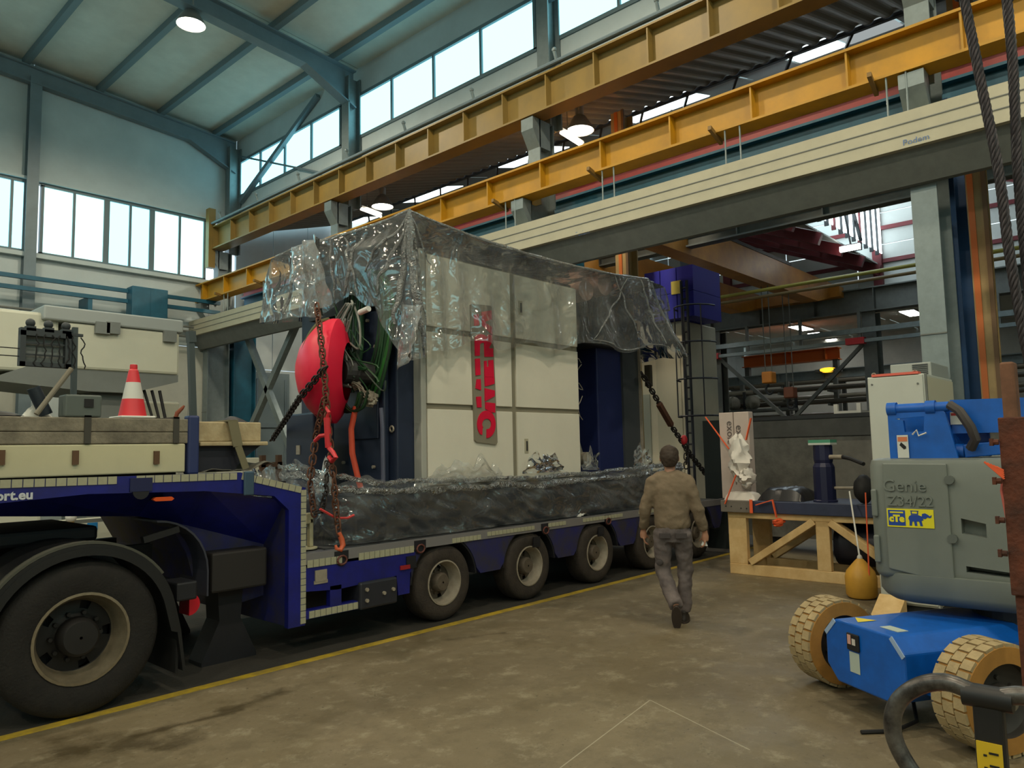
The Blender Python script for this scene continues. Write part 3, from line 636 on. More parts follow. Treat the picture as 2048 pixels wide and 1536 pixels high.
ztop = P(1375,560,x=x-.4).z
for y in (y0-.02,(y0+y1)/2+.05): obj('stile', MB().cyl((x-.4,y,.0),(x-.4,y,ztop),.035,6), m_lad, t)
for i in range(int(ztop/.25)): obj('rung', MB().cyl((x-.4,y0-.02,.3+i*.25),(x-.4,(y0+y1)/2+.05,.3+i*.25),.02,5), m_lad, t)
for i in range(4): obj('cage_hoop', MB().tube([(x-.4-.55*math.sin(a), (y0+y1)/2-.15+.45*math.cos(a), 2.4+i*.8) for a in [math.pi*k/8 for k in range(9)]], .02, 5), m_lad, t)
for k in (2,4,6): a = math.pi*k/8; obj('cage_bar', MB().cyl((x-.4-.55*math.sin(a), (y0+y1)/2-.15+.45*math.cos(a), 2.4),(x-.4-.55*math.sin(a), (y0+y1)/2-.15+.45*math.cos(a), 4.8),.015,5), m_lad, t)
# orange rack frame beside the ladder
c0, c1 = P(1402,745,x=19), P(1425,800,x=19)
t = thing('orange_guard', 'small bright orange steel guard rail beyond the ladder', 'guard rail', (19, c1.y, 0)); m_of = mat('frame_orange', (232,140,20), .5)
obj('rail', MB().box(18.95,19.05,c1.y,c0.y+.5,c1.z-.06,c1.z+.06), m_of, t); obj('rail', MB().beam((19,c0.y+.5,c0.z-.1),(19,c1.y,c0.z+.08),.1,.12), m_of, t)
obj('post', MB().box(18.95,19.05,c1.y-.06,c1.y+.06,0,c0.z+.2), m_of, t); obj('post', MB().box(18.95,19.05,c0.y+.44,c0.y+.56,0,c0.z), m_of, t)
# ---------------------------------------------------------------- low-loader trailer
m_tblue = mat('trailer_blue', (22,30,130), .38, n=.25, ns=4, col2=(20,26,98), coat=.2)
m_tdark = mat('trailer_dark', (24,25,32), .6, n=.3, ns=5)
m_tdirt_shade = mat('trailer_blue_dirt_shade', (26,32,100), .55, n=.4, ns=5, col2=(48,46,56))  # dirt on the side panels; on belly and bulkhead the dull blue paints shade
m_tile = mat('reflector_tile', (168,166,142), .35, n=.12, ns=30)
m_tyre = mat('tyre_rubber', (32,29,26), .85, n=.3, ns=12, col2=(22,20,19), bump=.3, bs=60)
m_rim = mat('rim_dusty', (168,158,142), .5, metal=.2, n=.25, ns=14)
m_hub = mat('hub_brown', (92,82,70), .7, n=.3, ns=20)
m_deck = mat('deck_ply', (62,64,66), .5, n=.3, ns=8, bump=.2)
m_diamond = mat('deck_steel', (120,122,132), .4, metal=.3, n=.3, ns=40)
YT, YT2 = 5.84, 8.26
TR = thing('low_loader_trailer', 'dark blue low-loader trailer with pale reflector tiles carrying the wrapped machine', 'trailer', (6.5, 7, 0))
obj('deck', MB().box(3.66,11.6,YT+.02,YT2,.80,.86), m_diamond, TR)
obj('deck_mat', MB().prism([(4.0,6.05),(4.6,5.9),(11.5,5.92),(11.5,8.2),(3.9,8.2)], 'z', .86, .872), m_deck, TR)
obj('deck_edge', MB().box(3.66,11.6,YT,YT+.03,.78,.875), mat('edge_grey', (132,130,132), .4, metal=.3), TR)
obj('chassis_beam', MB().box(3.6,11.5,6.55,6.75,.45,.8).box(3.6,11.5,7.35,7.55,.45,.8), m_tdark, TR)
# gooseneck
gn = obj('gooseneck_side', MB().prism([(-1.5,1.632),(3.05,1.612),(3.665,1.455),(3.665,.265),(3.50,.265),(3.50,1.27),(3.36,1.40),(2.75,1.475),(1.9,1.50),(1.37,1.47),(-1.5,1.47)], 'y', YT, YT+.06), m_tblue, TR)
obj('gooseneck_side', MB().prism([(-1.5,1.632),(3.05,1.612),(3.665,1.455),(3.665,.265),(3.50,.265),(3.50,1.27),(3.36,1.40),(2.75,1.475),(1.9,1.50),(-1.5,1.47)], 'y', YT2-.06, YT2), m_tblue, TR)
obj('gooseneck_deck', MB().prism([(-1.5,1.56),(3.05,1.55),(3.6,1.41),(3.6,1.37),(3.05,1.51),(-1.5,1.52)], 'y', YT+.06, YT2-.06), m_tdark, TR)
st_ = [(-1.5,1.54,1.38),(1.37,1.53,1.365),(2.41,1.51,1.285),(2.8,1.49,1.18),(3.5,1.35,.95)]; vs_ = []           # soffit slopes in under the side plate
for x, a_, b_ in st_: vs_ += [(x,YT+.06,a_),(x,YT+.42,b_),(x,YT2-.42,b_),(x,YT2-.06,a_)]
obj('gooseneck_beam', MB().add(vs_, [(i*4+j,i*4+(j+1)%4,i*4+4+(j+1)%4,i*4+4+j) for i in range(4) for j in range(4)]+[(3,2,1,0),(16,17,18,19)]), m_tblue, TR)
obj('gooseneck_belly', MB().prism([(2.65,1.22),(3.5,1.0),(3.5,.5),(3.3,.47),(3.05,.62),(2.88,.66),(2.80,.95)], 'y', YT+.42, YT2-.42), m_tdirt_shade, TR)
obj('bulkhead', MB().box(3.5,3.6,YT+.06,YT2-.06,.28,1.36), m_tdirt_shade, TR)
obj('curved_guard', MB().prism([(x, z) for x, z in [(2.45+.42*math.sin(a), .82+.44*math.cos(a)) for a in [k*math.pi/2/8 for k in range(9)]]]+[(2.87,.62),(2.855,.62)]+[(2.45+.405*math.sin(a), .82+.425*math.cos(a)) for a in [k*math.pi/2/8 for k in range(8,-1,-1)]], 'y', 6.0, 6.5), mat('guard_grey', (52,54,66), .5), TR)
# reflector tiles
tile0 = None
def tiles(p0, p1, n, w, h, nd=(0,-1,0), skip=()):
    """a row of n tiles from p0 to p1 on the face with normal nd; h across the row"""
    global tile0
    p0, p1 = Vector(p0), Vector(p1); d = (p1-p0); L_ = d.length/n; d.normalize(); nd = Vector(nd)
    mesh = None
    for i in range(n):
        if i in skip: continue
        c = p0+d*(L_*(i+.5)); mb = MB(); mb.beam(c-d*(L_*.45), c+d*(L_*.45), h, .008, nd)
        obj('reflector_tile', mb, m_tile, TR)
tiles((.5,YT-.003,1.603),(3.02,YT-.003,1.583), 38, .06, .055, skip=(24,25))
tiles((3.06,YT-.003,1.582),(3.62,YT-.003,1.438), 9, .06, .055)
tiles((3.642,YT-.003,1.44),(3.642,YT-.003,.28), 21, .055, .05)
tiles((3.68,YT-.003,.785),(4.9,YT-.003,.785), 20, .06, .065, skip=(6,7,8))
tiles((3.70,YT-.003,.345),(4.28,YT-.003,.345), 10, .06, .06)
tiles((5.42,YT-.003,.81),(5.85,YT-.003,.81), 0+7, .06, .05); tiles((5.95,YT-.003,.83),(6.75,YT-.003,.83), 13, .05, .045)
tiles((7.0,YT-.003,.835),(7.35,YT-.003,.835), 5, .06, .045); tiles((7.7,YT-.003,.835),(8.6,YT-.003,.835), 13, .06, .045); tiles((9.0,YT-.003,.835),(9.9,YT-.003,.835), 13, .06, .045)
# side panel, tool boxes and lower frame
AX = [5.33+1.35*i for i in range(5)]
obj('side_panel', MB().prism([(3.67,.75),(4.92,.755),(4.86,.56),(4.0,.52),(3.67,.55)], 'y', YT, YT+.05), m_tblue, TR)
obj('frame_post', MB().box(3.92,4.04,YT,YT+.06,.38,.56), m_tblue, TR)
obj('frame_rail', MB().box(3.67,4.32,YT,YT+.08,.31,.385), m_tblue, TR)
obj('inner_box', MB().box(3.67,4.75,YT+.3,YT+1.0,.3,.6), m_tdark, TR)
wb = obj('winch_box', MB().box(4.22,4.66,YT-.04,YT+.3,.30,.55), mat('winch_black', (38,40,48), .45), TR, bevel=.02)
for dx, z in ((.07,.48),(.07,.38),(.27,.42),(.38,.44)): obj('bolt', MB().cyl((4.22+dx,YT-.06,z),(4.22+dx,YT-.04,z),.018,8), m_rim, TR)
obj('mud_post', MB().prism([(4.66,.72),(4.86,.72),(4.84,.36),(4.7,.36)], 'y', YT, YT+.12), m_tblue, TR)
obj('side_lamp', MB().box(4.72,4.84,YT-.015,YT,.60,.64), mat('lens_red', (150,36,40), .3), TR)
obj('side_lamp', MB().prism([(2.36,1.432),(2.38,1.448),(2.5,1.446),(2.52,1.43),(2.5,1.415),(2.38,1.417)], 'y', YT+.02, YT+.06), mat('lens_orange', (214,84,30), .3), TR)
obj('lamp_bracket', MB().box(2.40,2.48,YT+.06,YT+.30,1.42,1.445), m_tdark, TR)
def arcp(cx, cz, r, a0, a1, n=14): return [(cx+r*math.cos(a0+(a1-a0)*k/n), cz+r*math.sin(a0+(a1-a0)*k/n)) for k in range(n+1)]
for i, x in enumerate(AX):
    nxt = AX[i+1] if i+1 < len(AX) else x+1.2
    a = math.radians(20)
    left = arcp(x, .39, .47, math.radians(62), math.radians(12), 8)             # right flank of this wheel
    right = arcp(nxt, .39, .47, math.radians(168), math.radians(118), 8)
    obj('side_panel', MB().prism([(left[0][0], .79)]+left+[(x+.52,.42),(nxt-.52,.42)]+right+[(right[-1][0], .79)], 'y', YT+.01, YT+.05), m_tdirt_shade, TR)
    obj('wheel_fender', MB().prism(arcp(x,.39,.47,math.radians(175),math.radians(5),18)+arcp(x,.39,.45,math.radians(5),math.radians(175),18), 'y', YT+.02, YT+.42), m_tdark, TR)
obj('side_panel', MB().prism([(4.86,.76)]+arcp(AX[0],.39,.47,math.radians(165),math.radians(118),8)[::1]+[(AX[0]-.22,.79)], 'y', YT+.01, YT+.05), m_tdirt_shade, TR)
for x in (3.98+.06,4.98,6.95,8.25,9.6):        # lashing pockets with rings
    obj('lashing_pocket', MB().prism(arcp(x,.80,.075,math.pi,2*math.pi,10)+[(x+.075,.862),(x-.075,.862)], 'y', YT-.006, YT+.0), m_tdark, TR)
    obj('lashing_ring', MB().tube([(x+.05*math.cos(k*math.pi/5), YT-.014, .78+.04*math.sin(k*math.pi/5)) for k in range(10)], .009, 6, closed=True), mat('ring_rust', (96,52,44), .6), TR)
for x in (3.82,4.86,6.78,8.08): obj('stake_pocket', MB().box(x-.06,x+.06,YT-.012,YT,.62,.72).box(x-.07,x+.07,YT-.008,YT,.6,.63), m_rim if x < 4 else m_tdark, TR)
obj('neck_pocket', MB().box(2.18,2.34,YT-.012,YT,1.50,1.60), mat('pocket_blue', (24,30,72), .5), TR); obj('neck_pocket', MB().prism(arcp(2.26,1.5,.06,math.pi,2*math.pi,8), 'y', YT-.01, YT), m_tdark, TR)
obj('cap', MB().cyl((3.5,YT+.15,1.50),(3.5,YT+.15,1.52),.05,12), m_tdark, TR)
for y in (6.35,7.65):
    obj('landing_leg', MB().prism([(3.05,.75),(3.3,.75),(3.27,.35),(3.42,.03),(3.42,0),(2.93,0),(2.93,.03),(3.08,.35)], 'y', y-.12, y+.12), m_tdark, TR)
obj('hydraulic_box', MB().box(2.92,3.42,6.05,6.3,.62,.95), mat('box_dirty', (34,31,30), .7), TR, bevel=.02)
text('lettering', 'port.eu', .088, frame((P(66,992,y=YT).x, YT-.004, 1.515), (1,0,0), (0,0,1)), mat('letter_white', (196,200,208), .5), TR, align='RIGHT', bold=.003)
# wheels: build one, copy the rest with all their parts
m_tyre2 = mat('trailer_tyre', (58,50,43), .85, n=.3, ns=12, col2=(42,36,32), bump=.3, bs=60)
def make_wheel(name, x, y, z, R, Rr, wdt, side, par, rim_m, hub_m, lip, tm=None):
    """wheel as a part of par: tyre, with rim, hub and nuts as its pieces; side = -1: outer face towards -y"""
    ax = (0, side, 0); o = (x, y, z); h = wdt
    t = obj(name, MB().lathe([(Rr*.98,-h),(Rr*1.05,-h-.005),(R*.80,-h-.012),(R*.93,-h-.0),(R*.985,-h*.9),(R,-h*.75),(R,-h*.25),(R*.985,-h*.1),(R*.93,0),(R*.80,.012),(Rr*1.06,.006),(Rr*.98,-.005)], o, ax, 48), tm or m_tyre, par, smooth=True)
    obj('rim', MB().lathe([(Rr*1.02,0.0),(Rr*1.03,.012),(Rr*.97,.014),(Rr*.93,-.02),(Rr*.88,-.05),(Rr*.84,-h*.45),(Rr*.8,-h*.5)], o, ax, 40), rim_m, t, smooth=True)
    dm = MB().lathe([(Rr*.86,-h*.48),(Rr*.79,-h*.54),(Rr*.61,-h*.53),(Rr*.5,-h*.5),(Rr*.42,-h*.42),(0.01,-h*.42)], o, ax, 40)
    dm.f = [f for i, f in enumerate(dm.f) if not (40 <= i < 80 and i % 8 in (3, 4))]                 # five pairs of openings
    obj('rim_disc', dm, hub_m, t, smooth=True)
    obj('brake_drum', MB().lathe([(.01,-h*.8),(Rr*.82,-h*.8),(Rr*.82,-h*1.1)], o, ax, 32), m_tdark, t, smooth=True)
    obj('hub', MB().lathe([(Rr*.44,-h*.45),(Rr*.43,-h*.15),(Rr*.36,-h*.06),(.01,-h*.05)], o, ax, 24), hub_m, t, smooth=True)
    mb = MB()
    for k in range(10):
        a = 2*math.pi*k/10; c = (x+Rr*.53*math.cos(a), y, z+Rr*.53*math.sin(a)); mb.cyl((c[0],y-side*h*.5,c[2]),(c[0],y-side*h*.38,c[2]),Rr*.05,6)
    obj('wheel_nuts', mb, hub_m, t)['kind'] = 'stuff'
    return t
def copy_wheel(src, par, wl):
    c = copy_part(src, par, wl)
    for ch in list(src.children):
        d = ch.copy(); COL.objects.link(d); d.parent = c
    return c
w0 = make_wheel('wheel', AX[0], YT+.03, .39, .39, .225, .25, -1, TR, m_rim, m_hub, 1, m_tyre2)
l0 = WLOC[w0.name].copy()
for i, x in enumerate(AX):
    if i: copy_wheel(w0, TR, l0+Vector((x-AX[0], 0, 0)))
    copy_wheel(w0, TR, l0+Vector((x-AX[0], YT2-YT-.35, 0)))
    obj('axle', MB().cyl((x,YT+.3,.39),(x,YT2-.3,.39),.06,10), m_tdark, TR)

# ---------------------------------------------------------------- tractor unit (rear part)
YU = YT-.12
TU = thing('tractor_unit', 'black rear end of the truck tractor with a big wheel under the gooseneck', 'truck', (1.0, 7, 0))
m_fend = mat('fender_black', (22,23,25), .5, n=.2, ns=8)
make_wheel('drive_wheel', 1.85, YU+.0, .525, .525, .30, .30, -1, TU, mat('rim_steel', (150,138,116), .35, metal=.5, n=.3, ns=10), mat('hub_dark', (22,20,20), .6), 1)
obj('inner_tyre', MB().lathe([(.3,-.3),(.5,-.3),(.525,-.25),(.525,-.05),(.5,0),(.3,0)], (1.85,YU+.36,.525), (0,-1,0), 40), m_tyre, TU, smooth=True)
obj('far_wheel', MB().lathe([(.3,-.3),(.5,-.3),(.525,-.25),(.525,-.05),(.5,0),(.3,0)], (1.85,YT2-.1,.525), (0,-1,0), 40), m_tyre, TU, smooth=True)
fa = arcp(1.85,.525,.61,math.radians(172),math.radians(12),24)+[(2.49,.45),(2.535,.16)]; fb = [(2.555,.16),(2.515,.47)]+arcp(1.85,.525,.635,math.radians(12),math.radians(172),24)
obj('fender', MB().prism(fa+fb, 'y', YU-.03, YU+.68), m_fend, TU)
fc = arcp(1.85,.525,.61,math.radians(172),math.radians(12),24)+[(2.49,.45)]; fd = [(2.44,.47)]+arcp(1.85,.525,.56,math.radians(12),math.radians(172),24)
obj('fender_lip', MB().prism(fc+fd, 'y', YU-.04, YU-.02), m_fend, TU)
obj('fender_trim', MB().prism(arcp(1.85,.525,.637,math.radians(165),math.radians(35),24)+arcp(1.85,.525,.655,math.radians(35),math.radians(165),24), 'y', YU-.02, YU+.06), mat('trim_grey', (74,74,66), .5), TU)
obj('fender', MB().prism(arcp(1.85,.525,.61,math.radians(172),math.radians(20),20)+arcp(1.85,.525,.635,math.radians(20),math.radians(172),20), 'y', YT2-.7, YT2), m_fend, TU)
obj('mud_flap', MB().box(2.50,2.52,YU+.02,YU+.62,.14,.5), m_black, TU)
obj('chassis_rail', MB().box(-2.5,2.66,6.6,6.7,.75,1.02).box(-2.5,2.66,7.4,7.5,.75,1.02), m_tdark, TU)
obj('fifth_wheel', MB().box(1.4,2.2,6.5,7.6,1.1,1.22), m_tdark, TU, bevel=.03)
obj('rear_bar', MB().box(2.62,2.72,YU+.25,YT2-.2,.62,.75), m_tdark, TU)
obj('lamp_bracket', MB().box(2.5,2.66,YU+.02,YU+.3,.66,.8), m_tdark, TU, bevel=.015)
obj('tail_lamp', MB().prism(arcp(2.66,.60,.085,-math.pi/2,math.pi/2,10), 'y', YU+.16, YU+.34), mat('tail_red', (200,24,44), .25), TU)
obj('rear_strut', MB().beam((2.35,YU+.3,1.12),(2.62,YU+.3,1.18),.06,.05), m_fend, TU)
obj('axle', MB().cyl((1.85,YU+.3,.525),(1.85,YT2-.3,.525),.1,12), m_tdark, TU)

# ---------------------------------------------------------------- load on the gooseneck
m_wood = mat('weathered_wood', (142,134,116), .8, n=.35, ns=7, col2=(100,94,82), bump=.3, bs=50)
m_wood2 = mat('pale_wood', (186,170,136), .75, n=.2, ns=9, col2=(164,146,112), bump=.2)
m_crm2 = mat('cream_board', (198,192,158), .5, n=.08, ns=3)
YL = 5.93
t = thing('side_board', 'long cream side board with rust-brown bolts standing on the gooseneck', 'board', (1, YL, 1.63))
obj('board', MB().box(-1.5,2.63,YL,YL+.1,1.63,1.855), m_crm2, t, bevel=.01)
for px in (2,150,312): c = P(px, 915, y=YL); obj('bolt', MB().box(c.x-.02,c.x+.02,YL-.02,YL,c.z-.05,c.z+.05), mat('bolt_rust', (92,66,44), .7), t)
for k, (z0, z1) in enumerate(((1.858,1.945),(1.948,2.05))):
    for j, (a, b) in enumerate(((-1.5,1.905),(1.925,2.655))):
        tag(obj('timber_beam', MB().box(a,b,YL-.0,YL+.3,z0,z1), m_wood, bevel=.008), 'weathered grey timber beam lying on the cream board, %s piece of the %s layer' % (('longer','shorter')[j], ('lower','upper')[k]), 'timber', 'weathered timber beams on the gooseneck')
t = thing('side_board', 'far cream side board on the gooseneck behind the timber', 'board', (1, 8.0, 1.6)); obj('board', MB().box(-1.5,2.6,8.0,8.1,1.6,1.85), m_crm2, t)
t = thing('load_floor', 'dark load floor panel on the gooseneck between the boards', 'panel', (1, 7, 1.56)); obj('panel', MB().box(-1.5,2.6,YL+.1,8.0,1.56,1.855), m_tdark, t)
for px, l in ((175,'dark lashing strap around the timber beams by the joint'), (352,'dark lashing strap around the timber beams near the blue post')):
    c = P(px, 850, y=YL); tag(obj('lashing_strap', MB().box(c.x-.022,c.x+.022,YL-.012,YL-.002,1.86,2.065).box(c.x-.022,c.x+.022,YL-.012,YL+.3,2.052,2.066), mat('strap_grey', (66,64,58), .8)), l, 'strap')
c = P(354, 820, y=YL+.1)
tag(obj('iron_hook', MB().tube([(c.x-.03,YL+.05,2.066),(c.x-.02,YL+.05,2.10),(c.x+.02,YL+.05,2.14),(c.x+.035,YL+.05,2.16)],[.016,.018,.014,.008],8), mat('hook_rust', (116,58,36), .8), smooth=True), 'small rusty hook standing on the timber beam', 'hook')
t = thing('stake_post', 'dark blue stake post with a thin dark pole rising from it', 'post', (2.68, YL, 1.6))
obj('post', MB().box(2.645,2.735,YL-.02,YL+.08,1.61,2.08), mat('stake_blue', (40,52,96), .5), t, bevel=.015); c = P(383,662,y=YL)
obj('pole', MB().beam((2.70,YL+.03,2.08),(2.665,YL+.03,c.z),.045,.045), mat('pole_grey', (62,72,74), .6), t); obj('pole_sleeve', MB().beam((2.677,YL+.03,c.z-.09),(2.667,YL+.03,c.z+.0),.06,.06), mat('pole_grey', (62,72,74)), t)
# timber tray with flange, strapped
t = thing('timber_tray', 'pale wooden tray with a flanged rim strapped down on the gooseneck', 'tray', (3.0, YL+.3, 1.6))
a, b = P(405,850,y=YL+.05), P(540,885,y=YL+.05)
obj('tray_side', MB().box(2.75,3.31,YL+.05,YL+.75,1.87,2.035), m_wood2, t, bevel=.01)
obj('rim', MB().box(2.75,3.35,YL+.0,YL+.8,1.835,1.868), m_wood2, t, bevel=.008)
obj('wedge_block', MB().prism([(2.76,1.835),(3.31,1.835),(3.12,1.70),(3.08,1.63),(2.76,1.63)], 'y', YL+.06, YL+.7), mat('wedge_navy', (26,28,40), .6), t)
t = thing('tray_strap', 'olive lashing strap running over the wooden tray down to the blue neck', 'strap', (3.1, YL, 1.5)); ms = mat('strap_olive', (112,106,82), .8)
obj('webbing', MB().beam((3.02,YL-.005,2.045),(3.06,YL-.025,1.83),.085,.008,(0,1,0)).beam((3.06,YL-.025,1.83),(3.13,YL-.03,1.64),.06,.008,(0,1,0)).box(2.98,3.06,YL-.01,YL+.75,2.037,2.05), ms, t)
obj('ratchet', MB().box(3.07,3.16,YT-.03,YT-.006,1.42,1.62), mat('ratchet_blue', (70,92,112), .5, metal=.4), t, bevel=.01)
def sheet_(u, v):
    x, y = 2.76+u*.62, YL-.05+v*.6; f = max(0, min(1, (x-3.14)/.08), min(1, (YL+.04-y)/.05))            # flat under the block, crumpled where it sticks out
    return (x, y, 1.624+f*abs(.03*math.sin(u*9)*(.4+u)+.018*nz(u*6,v*5)+.03*u))
tag(obj('folded_tarp', MB().grid(sheet_, 20, 10), mat('tarp_grey', (100,96,84), .7, n=.3, ns=8), smooth=True, solid=.006), 'crumpled grey tarpaulin under the wooden tray', 'tarp')
def cloth_(u, v): return (3.07+u*.22, YL+.15+v*.35, 2.038+.06*math.sin(math.pi*u)*math.sin(math.pi*v)+.01*nz(u*5,v*5))
tag(obj('dark_cloth', MB().grid(cloth_, 12, 10), m_tdark, smooth=True), 'dark rag lying on top of the wooden tray', 'cloth')
# traffic cone
c = P(265, 828, y=YL+.15)
cx_, cy_, cz_ = c.x, YL+.15, 2.052
t = thing('traffic_cone', 'red and white striped traffic cone standing on the timber beam', 'cone', (cx_, cy_, cz_))
m_cr = mat('cone_red', (214,52,60), .45); m_cw = mat('cone_white', (206,206,200), .45)
def cr(z): return .105-.185*z if z < .43 else .026
obj('base', MB().box(cx_-.13,cx_+.13,cy_-.13,cy_+.13,cz_,cz_+.02), m_cw, t, bevel=.01)
for z0, z1, mm in ((.02,.155,m_cr),(.155,.285,m_cw),(.285,.375,m_cr)): obj('band', MB().lathe([(cr(z0),z0),(cr(z1),z1)], (cx_,cy_,cz_), (0,0,1), 28), mm, t, smooth=True)
obj('neck', MB().lathe([(cr(.375),.375),(.032,.385),(.026,.39),(.028,.40),(.026,.425),(.0,.43)], (cx_,cy_,cz_), (0,0,1), 20), m_cr, t, smooth=True)
# lamp frame with hanging cables
t = thing('light_frame', 'dark square frame with three small lamps on top and hanging cables', 'frame', (1.6, YL+.2, 2.06)); m_fr = mat('frame_dark', (52,58,62), .6)
a, b = P(40,660,y=YL+.2), P(140,737,y=YL+.2); x0, x1, z0, z1 = a.x, b.x, b.z, a.z
for q in ((x0,x1,z1-.035,z1+.02),(x0,x1,z0,z0+.03),(x0,x0+.035,z0,z1),(x1-.04,x1,z0,z1)): obj('bar', MB().box(q[0],q[1],YL+.18,YL+.24,q[2],q[3]), m_fr, t)
obj('back_panel', MB().box(x0+.03,x1-.03,YL+.235,YL+.245,z0+.02,z1-.03), mat('frame_mesh', (116,122,120), .7), t)
for k in (1,2): obj('cross_bar', MB().box(x0,x1,YL+.2,YL+.21,z0+(z1-z0)*k/3-.006,z0+(z1-z0)*k/3+.006), m_fr, t)
for k in range(3): cc = x0+(x1-x0)*(.2+.35*k); obj('small_lamp', MB().ball((cc,YL+.21,z1+.06),.032,n=12,m_=8).box(cc-.03,cc+.03,YL+.18,YL+.24,z1,z1+.035), m_fr, t, smooth=True)
for k in range(7):
    xx = x0+.1+.05*k; obj('cable', MB().tube([(xx+.03*nz(k*3.1,j*.5), YL+.175, z1-.02-(z1-z0-.02+.06*nz(k))*j/10) for j in range(11)], .005, 5), m_black, t)
obj('bracket_arm', MB().box(x1,x1+.08,YL+.19,YL+.22,z1-.01,z1+.01), m_fr, t)
p0 = P(150,655,y=YL+.21); obj('stand_pole', MB().beam((p0.x+.005,YL+.21,2.06),(p0.x-.0,YL+.21,p0.z),.035,.035), mat('pole_grey', (62,72,74)), t)
for z in (P(0,694,y=YL+.2).z, P(0,710,y=YL+.2).z): obj('stay_wire', MB().cyl((0.9,YL+.2,z),(x0,YL+.2,z),.004,5), m_black, t)
# clutter on top of the timber
a, b = P(90,828,y=YL+.15), P(20,765,y=YL+.15)
tag(obj('black_tube', MB().lathe([(.045,0),(.045,.21),(.036,.21),(.036,0)], (1.70,YL+.20,2.075), (-.45,0,1), 20), mat('tube_navy', (28,38,48), .5), smooth=True), 'short dark plastic tube leaning on the load', 'tube')
a, b = P(55,812,y=YL+.1), P(143,737,y=YL+.1)
tag(obj('wooden_stick', MB().cyl((1.60,YL+.06,2.07),(b.x,YL+.1,b.z),.018,10), mat('stick_grey', (122,116,102), .8)), 'grey wooden stick leaning against the dark frame', 'stick')
t = thing('grey_device_box', 'small grey device box with a dark square opening', 'box', (1.86,YL+.1,2.055)); a, b = P(122,790,y=YL+.1), P(194,824,y=YL+.1)
obj('case', MB().box(a.x,b.x,YL-.0,YL+.16,2.053,a.z), mat('device_grey', (88,96,92), .6), t, bevel=.012); obj('faceplate', MB().box(b.x-.12,b.x-.06,YL-.01,YL,a.z-.09,a.z-.03), m_black, t)  # flat black square on the case front
def lid_(u, v): return (1.3+u*.45, YL+.0+v*.28, 2.06+.02*math.sin(u*math.pi)+.012*nz(u*4,v*4))
tag(obj('black_sack', MB().grid(lambda u, v: (1.0+u*.52, YL+.02+v*.26, 2.056+.045*math.sin(math.pi*u)**.5*math.sin(math.pi*v)**.5+.008*nz(u*9,v*5)), 24, 10), mat('sack_black', (40,42,42), .6), smooth=True), 'flat black sack lying on the timber beams', 'sack')
tag(obj('white_film', MB().grid(lambda u, v: (1.56+u*.2, YL+.24+v*.06, 2.06+.09*math.sin(math.pi*u)*math.sin(math.pi*v)*(1+.5*nz(u*8,v*6))), 16, 10), mat('film_white', (190,192,184), .4), smooth=True), 'scrap of white film on the load beside the dark tube', 'film')
tag(obj('white_film', MB().grid(lambda u, v: (2.315+u*.12, YL+.02+v*.2, 2.054+.012*math.sin(math.pi*u)*(1+.5*nz(u*8,v*6))), 10, 6), mat('film_white', (190,192,184), .4), smooth=True), 'scrap of white film under the traffic cone', 'film')
# ---------------------------------------------------------------- the machine on the trailer
m_navy = mat('machine_navy', (34,44,66), .45, n=.15, ns=4)
m_navy2 = mat('machine_navy_bright', (30,40,88), .45, n=.1, ns=4)
m_panel = mat('door_cream', (222,217,202), .42, n=.05, ns=3)
m_seam = mat('door_frame_grey', (138,132,114), .5, n=.08, ns=3)
m_mdark = mat('machinery_dark', (58,58,60), .55, n=.4, ns=9)
m_logo_r = mat('logo_red', (216,20,60), .35)
m_logo_p = mat('logo_plate', (132,126,110), .5)
MC = thing('machine_tool', 'large navy machine with a cream six-panel door wall, wrapped in clear plastic on the trailer', 'machine', (7, 7, .875))
obj('base_block', MB().box(4.40,10.6,6.14,8.1,.875,1.36), mat('base_dark', (40,46,62), .6, n=.3, ns=4), MC, bevel=.03)
obj('body', MB().box(5.0,8.05,6.22,8.08,1.36,3.88), m_navy, MC, bevel=.02)
obj('end_block', MB().box(4.92,5.0,6.34,7.55,1.36,3.30), m_navy, MC, bevel=.02)
obj('end_door', MB().box(4.90,4.92,6.42,6.92,1.9,2.9), m_navy, MC, bevel=.01)
obj('end_cabinet', MB().box(4.45,4.72,6.95,7.5,1.36,2.2), m_navy, MC, bevel=.02)
obj('cabinet_plate', MB().box(4.44,4.45,7.2,7.27,1.75,1.85), m_rim, MC)
for y, z in ((6.3,2.3),(6.3,1.6),(6.26,2.9),(6.85,1.65),(6.4,3.2)): obj('body_bolt', MB().cyl((4.89,y+.2,z),(4.92,y+.2,z),.018,8), m_rim, MC)
obj('eye', MB().tube([(4.98,6.28+.03*math.cos(k*math.pi/5),2.0+.03*math.sin(k*math.pi/5)) for k in range(10)], .01, 6, closed=True), m_rim, MC)
# door wall
YD = 6.10
X0, X1, Z0, Z1 = 5.25, 8.05, 1.37, 3.95
fr = obj('door_frame', MB().box(X0,X1,YD+.02,YD+.12,Z0,Z1), m_seam, MC, bevel=.01)
obj('door_edge', MB().box(X0-.015,X0+.06,YD-.005,YD+.125,Z0,Z1+.03), mat('door_edge', (168,168,160), .45), MC, bevel=.008)
xs_ = ((X0+.075,6.69),(6.775,X1-.02)); zs_ = ((Z0+.02,2.215),(2.275,3.065),(3.13,Z1-.02))
for a, b in xs_:
    for c, d in zs_: obj('door_panel', MB().box(a,b,YD-.005,YD+.03,c,d), m_panel, MC, bevel=.006)
for px, py in ((1040,616),(1052,892)):
    c = P(px, py, y=YD); h = obj('door_lock', MB().box(c.x-.035,c.x+.035,YD-.012,YD-.005,c.z-.09,c.z+.09), mat('lock_plate', (178,172,150), .4), MC, bevel=.004); obj('lock_bar', MB().box(c.x-.008,c.x+.008,YD-.025,YD-.012,c.z-.06,c.z+.06), m_mdark, h)
